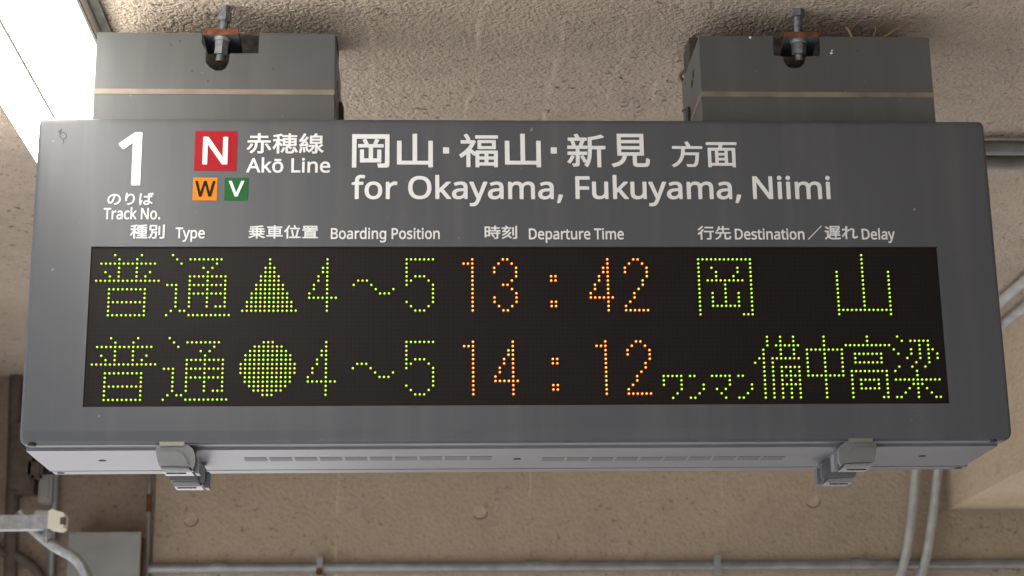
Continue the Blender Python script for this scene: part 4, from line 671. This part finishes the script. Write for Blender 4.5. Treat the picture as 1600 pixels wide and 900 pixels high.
# ------------------------------------------------------------------ hanger boxes above the sign
def hanger(xl, xr, notch, label, group, seam_px):
    y0, y1, zb, zt = .031, .237, ZT-.002, .3905
    t = thing('hanger_box', ((xl+xr)/2, (y0+y1)/2, zb), label, 'mounting box', group)
    th = .002
    out = [(xl, zb), (xl, zt)]+notch+[(xr, zt), (xr, zb)]
    bm = bmesh.new(); prism(bm, out, y0, y0+th); obj('front_plate', bm, M['hanger'], t, bevel=.0005, seg=1)
    for a, b in ((xl, xl+th), (xr-th, xr)):
        bm = bmesh.new(); box(bm, a, b, y0+th+.0002, y1, zb, zt-.0005); obj('side_plate', bm, M['hanger'], t)
    bm = bmesh.new(); box(bm, xl+th, xr-th, y1-th, y1, zb, zt-.0005); obj('back_plate', bm, M['hanger'], t)
    z = at((seam_px[0]), seam_px[1], y0).z
    bm = bmesh.new()
    box(bm, xl-.0006, xr+.0006, y0-.0008, y0-.0001, z-.0045, z+.0045)
    box(bm, xl-.0008, xl-.0001, y0-.0001, y1, z-.0045, z+.0045)
    box(bm, xr+.0001, xr+.0008, y0-.0001, y1, z-.0045, z+.0045)
    obj('tape_band', bm, M['tape'], t)
    # dark blocks added inside to keep light out behind the notch
    cx = (notch[0][0]+notch[-1][0])/2
    bm = bmesh.new(); box(bm, xl+.004, xr-.004, .160, y1-.004, zb, ZC-.002); obj('inner_light_block', bm, M['grime'], t)
    bm = bmesh.new(); box(bm, xl+.004, cx-.075, .05, .158, zb+.01, .384); obj('side_light_block', bm, M['grime'], t)
    bm = bmesh.new(); box(bm, cx+.075, xr-.004, .05, .158, zb+.01, .384); obj('side_light_block', bm, M['grime'], t)
    return t
def N_(pts): return [(p.x, p.z) for p in (at(u, vv, .031) for u, vv in pts)]
def fix(pts, zt=.3905):
    q = N_(pts); q[0] = (q[0][0], zt); q[-1] = (q[-1][0], zt); return q
nl = fix([(316, 51), (315, 66), (318, 72), (322, 80), (321, 97), (328, 105.5), (336, 110), (345, 110.5), (352, 107.5), (357, 99), (359.5, 83.7), (404, 83.2), (405, 51)])
nr = fix([(1207.5, 56), (1209, 87.6), (1223.5, 88), (1225, 97), (1231, 104.5), (1240, 107), (1250, 105.3), (1257, 98.5), (1260, 88), (1281.8, 87.5), (1280.5, 56)])
G = 'hanger boxes between the ceiling and the board'
hb_l = hanger(-.684, -.2955, nl, 'light grey sheet-metal hanger box above the track number, lit from the left', G, (330, 143.5))
hb_r = hanger(.309, .6965, nr, 'dark grey sheet-metal hanger box in shade above the right end of the board', G, (1280, 148))
for u, v_, r in ((1299, 83, .0022), (1300, 79, .0014), (1340, 79.5, .0016), (1172, 58.5, .0022), (1192, 59, .0018)):
    p = at(u, v_, .0309); bm = bmesh.new(); cyl(bm, (p.x, .0305, p.z), (p.x, .0312, p.z), r, 9); obj('paint_spot', bm, M['white' if u in (1299, 1300, 1172) else 'grime'], hb_r)
for u, v_, r in ((281, 64, .0018), (268, 70, .0012), (325, 127, .0016), (427, 108, .0014), (300, 111, .0013)):
    p = at(u, v_, .0309); bm = bmesh.new(); cyl(bm, (p.x, .0305, p.z), (p.x, .0312, p.z), r, 9); obj('paint_spot', bm, M['grime'], hb_l)
# slots in the inner side plates
for t, x, ys in ((hb_r, .309, ((.100, .354), (.118, .344))), (hb_l, -.2955, ((.12, .34), (.14, .33)))):
    for y, z in ys:
        bm = bmesh.new(); box(bm, x-.0006, x+.0006, y, y+.014, z-.006, z+.006); obj('slot', bm, M['hole'], t)

def anchor(pt, nut_px, plate_px, low_px, label, skew):
    """threaded rod from the ceiling through a square plate: upper nut, rusty-edged plate, washers, lower nut"""
    Y = .048
    top = at(nut_px[0], nut_px[1], Y); end = at(low_px[0], low_px[2], Y)
    ax = lambda z: Vector((top.x+(end.x-top.x)*(top.z-z)/(top.z-end.z), Y, z))
    t = thing('anchor_bolt', ax(end.z), label, 'bolt', 'anchor bolts holding up the hanger boxes')
    bm = bmesh.new()
    n = 60; zs = [ZC+.003+(end.z-ZC-.003)*i/n for i in range(n+1)]
    tube(bm, [ax(z) for z in zs], [.0064+.0006*(i % 2) for i in range(n+1)], 14)
    obj('threaded_rod', bm, M['bolt'], t, smooth=True)
    zn = at(nut_px[0], nut_px[2], Y).z
    bm = bmesh.new(); cyl(bm, ax(min(ZC+.002, top.z)), ax(zn), .0118, 6); obj('upper_nut', bm, M['bolt'], t, bevel=.0008)
    x0 = at(plate_px[0], plate_px[2], .030).x; x1 = at(plate_px[1], plate_px[2], .030).x
    z1 = at(plate_px[0], plate_px[2], .030).z; z0 = at(plate_px[0], plate_px[3], .030).z
    bm = bmesh.new()
    a = [bm.verts.new((x, y, z)) for z in (z0, z1) for x, y in ((x0, .030), (x1, .030), (x1+skew, .112), (x0+skew, .112))]
    for k, f in enumerate(((0,3,2,1), (4,5,6,7), (0,1,5,4), (1,2,6,5), (2,3,7,6), (3,0,4,7))):
        bm.faces.new([a[i] for i in f]).material_index = 0 if k < 2 else 1
    obj('square_plate', bm, [M['plate'], M['rust']], t)
    bm = bmesh.new(); cyl(bm, ax(z0-.0002), ax(z0-.0022), .0145, 24); cyl(bm, ax(z0-.0024), ax(z0-.0050), .0132, 24); obj('washer', bm, M['steel'], t)
    zl = at(low_px[0], low_px[1], Y).z
    bm = bmesh.new(); cyl(bm, ax(z0-.0052), ax((z0+zl)/2-.002), .0122, 6); cyl(bm, ax((z0+zl)/2-.0023), ax(zl), .0120, 6); obj('lower_nut', bm, M['bolt'], t, bevel=.0007)
    bm = bmesh.new(); cyl(bm, ax(end.z+.0005), ax(end.z-.0006), .0062, 14); obj('rod_end', bm, M['rust'], t)
anchor(None, (352, 21, 34), (318, 373, 45, 54), (343, 87, 96), 'hanging bolt with rusty plate above the light grey hanger box at left', -.002)
anchor(None, (1245.5, 12.5, 27), (1226.5, 1278, 50, 58), (1249, 86.5, 95), 'long shaded hanging bolt with rusty plate above the dark box at right', .007)

# black cable ends and straw left between box and ceiling
def wire(name, pts, r, m, label, cat, group=None):
    bm = bmesh.new(); tube(bm, smooth_path(pts, 8), r, 10)
    return centre_origin(tag(obj(name, bm, m, smooth=True), label, cat, group))
p = lambda u, vv, y: tuple(at(u, vv, y))
wire('cable', [p(1087, 100, .26), p(1074, 106, .262), p(1063, 118, .262), p(1066, 128, .26), p(1078, 133, .25)], .0032, M['tape'], 'looped grey cable beside the dark right-hand hanger box', 'cable')
wire('cable', [p(1062, 122, .275), p(1070, 129, .275), p(1080, 135, .27), p(1090, 138, .27)], .0045, M['cable'], 'short black cable end under the grey loop by the right hanger box', 'cable')
for u, lab in ((531, 'black cable clamp on the board top beside the left hanger box'), (1079, 'black cable clamp on the board top beside the right hanger box')):
    c = at(u, 174, .20 if u < 800 else .17)
    t = thing('cable_clamp', (c.x, c.y, ZT), lab, 'clamp', 'cable clamps on top of the board')
    bm = bmesh.new(); box(bm, c.x-.007, c.x+.007, c.y-.012, c.y+.012, ZT-.001, c.z+.004); obj('clamp_body', bm, M['cable'], t, bevel=.002)
    bm = bmesh.new(); tube(bm, smooth_path([(c.x-.004, c.y-.02, ZT+.004), (c.x, c.y-.016, c.z+.003), (c.x+.003, c.y+.01, c.z+.012), (c.x-.005, c.y+.05, c.z+.02)], 8), .0028, 8); obj('cable_tail', bm, M['cable'], t, smooth=True)
for k, (a, b, lab) in enumerate((((1331, 60), (1322, 42), 'short straw leaning left on top of the dark hanger box'), ((1384, 57), (1424, 33), 'long dry straw slanting up to the right from the dark hanger box'),
                ((1363, 58), (1367, 41), 'bent upright straw between two others on the dark hanger box'))):
    y = .07+.02*k
    A_, B_ = at(*a, y), at(*b, y+.004); mid = (A_+B_)/2+Vector((.004 if k == 2 else .001, 0, .002))
    bm = bmesh.new(); tube(bm, smooth_path([A_-(B_-A_)*.5, mid, B_], 6), .0017, 6)
    centre_origin(tag(obj('dry_straw', bm, M['straw']), lab, 'straw', 'nest straws on the right hanger box'))

# ------------------------------------------------------------------ ducts on the ceiling, pipes, wall conduit
for v_, r, lab in ((231, .0150, 'grey conduit on the ceiling right of the board, upper of two'), (254, .0150, 'grey conduit on the ceiling right of the board, lower of two')):
    y = at_z(1570, v_, ZC-.022).y
    t = thing('ceiling_conduit', (2.6, y, ZC-.04), lab, 'conduit', 'conduits on the ceiling')
    bm = bmesh.new(); tube(bm, [(-.40, y, ZC-.022), (2.5, y, ZC-.022), (5.5, y, ZC-.022)], r, 16); obj('pipe', bm, M['duct'], t, smooth=True)
    for x in (.2, 1.35, 2.5):
        bm = bmesh.new(); tube(bm, [(x, y, ZC-.022), (x+.022, y, ZC-.022)], r+.0022, 16); box(bm, x, x+.022, y-.03, y+.03, ZC-.005, ZC-.001); obj('saddle', bm, M['duct'], t)
pr = .0138
def pipe_run(x0, y0, pts, lab):
    t = thing('conduit_pipe', (pts[-1][0], pts[-1][1], pts[-1][2]), lab, 'pipe', 'pale pipes bending from ceiling to wall')
    bm = bmesh.new(); tube(bm, smooth_path([(x0, y0, ZC-.02), (x0+.01, 1.9, ZC-.02), (x0+.02, 2.55, ZC-.02)]+pts, 10), pr, 16)
    obj('pipe', bm, M['pipe'], t, smooth=True)
    for y in (1.1, 2.3):
        bm = bmesh.new(); box(bm, x0-.03, x0+.05, y, y+.02, ZC-.006, ZC-.001); tube(bm, [(x0+.005, y+.002, ZC-.02), (x0+.005, y+.018, ZC-.02)], pr+.002, 16); obj('pipe_saddle', bm, M['duct'], t)
def wp(u, vv): return tuple(at(u, vv, YW-.022))
def wq(u, vv): return tuple(at(u, vv, YW-.060))
pipe_run(1.385, .9, [(1.402, 2.68, ZC-.06), (1.402, YW-.06, .25), wq(1431, 737), wq(1425, 800), wq(1417, 860), wq(1405, 905), wq(1380, 960)], 'pale grey pipe curving down the wall, left of a pair')
pipe_run(1.468, .9, [(1.478, 2.68, ZC-.06), (1.476, YW-.06, .25), wq(1465, 737), wq(1458, 800), wq(1449, 860), wq(1437, 905), wq(1412, 960)], 'pale grey pipe curving down the wall, right of a pair')
a, b = wp(232, 888), wp(1640, 880)
t = thing('wall_conduit', (0, YW-.02, a[2]), 'grey conduit running level along the foot of the tan wall', 'conduit')
bm = bmesh.new(); tube(bm, [Vector(a), Vector(b)], .0155, 14); obj('pipe', bm, M['conduit'], t, smooth=True)
for u, vv in ((500, 886), (1120, 882)):
    c = wp(u, vv); bm = bmesh.new(); box(bm, c[0]-.010, c[0]+.010, YW-.045, YW-.001, c[2]-.03, c[2]+.026); obj('clamp', bm, M['jbox'], t, bevel=.003)
for u in (330, 820, 1330):
    c0, c1 = wp(u, 887-.007*(u-232)*.83), wp(u+26, 887-.007*(u-206)*.83)
    bm = bmesh.new(); tube(bm, [Vector(c0), Vector(c1)], .0185, 14); obj('coupling', bm, M['conduit'], t, smooth=True)
c = wp(500, 893); bm = bmesh.new(); cyl(bm, (c[0], YW-.05, c[2]-.004), (c[0], YW-.045, c[2]-.004), .011, 14); obj('rusty_bolt', bm, M['rust'], t)
a, b = wp(236, 640), wp(228, 960)
t = thing('thin_pipe', b, 'thin rust-stained pipe standing upright on the wall left of centre', 'pipe')
bm = bmesh.new(); tube(bm, [Vector(a), (Vector(a)+Vector(b))/2, Vector(b)], .0062, 10); obj('pipe', bm, M['conduit'], t, smooth=True)
bm = bmesh.new(); c0, c1 = wp(233, 772), wp(232, 800); tube(bm, [Vector(c0), Vector(c1)], .0075, 10); obj('rusty_sleeve', bm, M['rust'], t)

# junction box on the wall
a, b = at(108, 832, YW-.10), at(216, 925, YW-.10)
t = thing('junction_box', ((a.x+b.x)/2, YW-.05, b.z), 'grey flat junction box with rusty edge low on the left wall', 'junction box')
bm = bmesh.new(); box(bm, a.x, b.x, YW-.10, YW-.085, b.z, a.z); obj('cover', bm, M['jbox'], t, bevel=.004)
bm = bmesh.new(); box(bm, a.x+.008, b.x-.006, YW-.085, YW-.001, b.z+.006, a.z-.006); obj('case', bm, M['rust'], t)
for u in (113, 211):
    c = at(u, 836, YW-.10); bm = bmesh.new(); cyl(bm, (c.x, YW-.103, c.z-.003), (c.x, YW-.099, c.z-.003), .007, 12); obj('screw', bm, M['steel'], t)

# strut bracket reaching in from the left
YB = 1.75
a, b = at(-90, 806, YB), at(84, 828, YB)
t = thing('strut_bracket', (a.x, YB, b.z), 'galvanised strut with cream end cap and bent stay at lower left', 'bracket')
bm = bmesh.new(); box(bm, a.x-.5, b.x, YB-.018, YB+.02, b.z, at(60, 806, YB).z); obj('strut_channel', bm, M['steel'], t, bevel=.003)
c0, c1 = at(79, 797, YB), at(103, 830, YB)
bm = bmesh.new(); zt, zb_ = c0.z, c1.z
prism(bm, [(c0.x, zb_+.004), (c0.x, zt-.006), (c0.x+.010, zt), (c0.x+.016, zt-.004), (c1.x-.004, zt-.010), (c1.x, zt-.018), (c1.x-.002, zb_+.006), (c1.x-.010, zb_)], YB-.026, YB+.026)
obj('end_cap', bm, M['cream'], t, bevel=.003, smooth=True)
bm = bmesh.new(); box(bm, c1.x-.010, c1.x+.0006, YB-.0275, YB-.010, zb_+.013, zt-.022); obj('cap_slot', bm, M['brown'], t)
bm = bmesh.new(); tube(bm, smooth_path([tuple(at(u, vv, YB+.05)) for u, vv in ((30, 800), (52, 826), (85, 853), (112, 868), (126, 882), (137, 906), (150, 960))], 8), .014, 14); obj('bent_stay', bm, M['steel'], t, smooth=True)
c = at(72, 838, YB); bm = bmesh.new(); cyl(bm, (c.x, YB, c.z+.03), (c.x, YB, c.z-.018), .006, 10); cyl(bm, (c.x, YB, c.z+.008), (c.x, YB, c.z-.004), .012, 6); obj('bolt', bm, M['steel'], t)
c0, c1 = at(57, 800, YB), at(84, 806, YB); bm = bmesh.new(); box(bm, c0.x, c1.x, YB-.02, YB+.02, c1.z, c0.z); obj('saddle', bm, M['jbox'], t, bevel=.002)

# pipes and fittings on the dark left part of the wall
def wpipe(name, pts, r, m, label):
    t = thing(name, pts[-1], label, 'pipe', 'old pipes on the dark left wall')
    bm = bmesh.new(); tube(bm, smooth_path(pts, 6), r, 12); obj('pipe', bm, m, t, smooth=True); return t
wpipe('wall_pipe', [wp(90, 560), wp(87, 740), wp(82, 840), wp(78, 960)], .013, M['conduit'], 'grey upright pipe just left of the sign corner')
wpipe('wall_pipe', [wp(26, 560), wp(22, 700), wp(18, 820), wp(14, 960)], .020, M['brown'], 'dark brown upright pipe near the left edge')
wpipe('wall_pipe', [wp(-40, 850), wp(0, 861), wp(35, 873), wp(62, 900), wp(80, 960)], .016, M['brown'], 'brown hose curving down below the strut')
for (u0, v0, u1, v1, m, lab) in ((20, 660, 52, 770, 'brown', 'tall brown box on the dark left wall'), (62, 742, 80, 785, 'jbox', 'small pale box beside the upright pipe'), (40, 716, 66, 748, 'brown', 'round-edged brown fitting on the dark left wall')):
    a, b = at(u0, v0, YW-.06), at(u1, v1, YW-.06)
    t = thing('wall_fitting', ((a.x+b.x)/2, YW-.03, b.z), lab, 'fitting', 'fittings on the dark left wall')
    bm = bmesh.new(); box(bm, a.x, b.x, YW-.06, YW-.001, b.z, a.z); obj('case', bm, M[m], t, bevel=.006)
    bm = bmesh.new(); box(bm, a.x+.01, b.x-.01, YW-.066, YW-.0605, b.z+.012, a.z-.012); obj('lid', bm, M[m], t, bevel=.002)
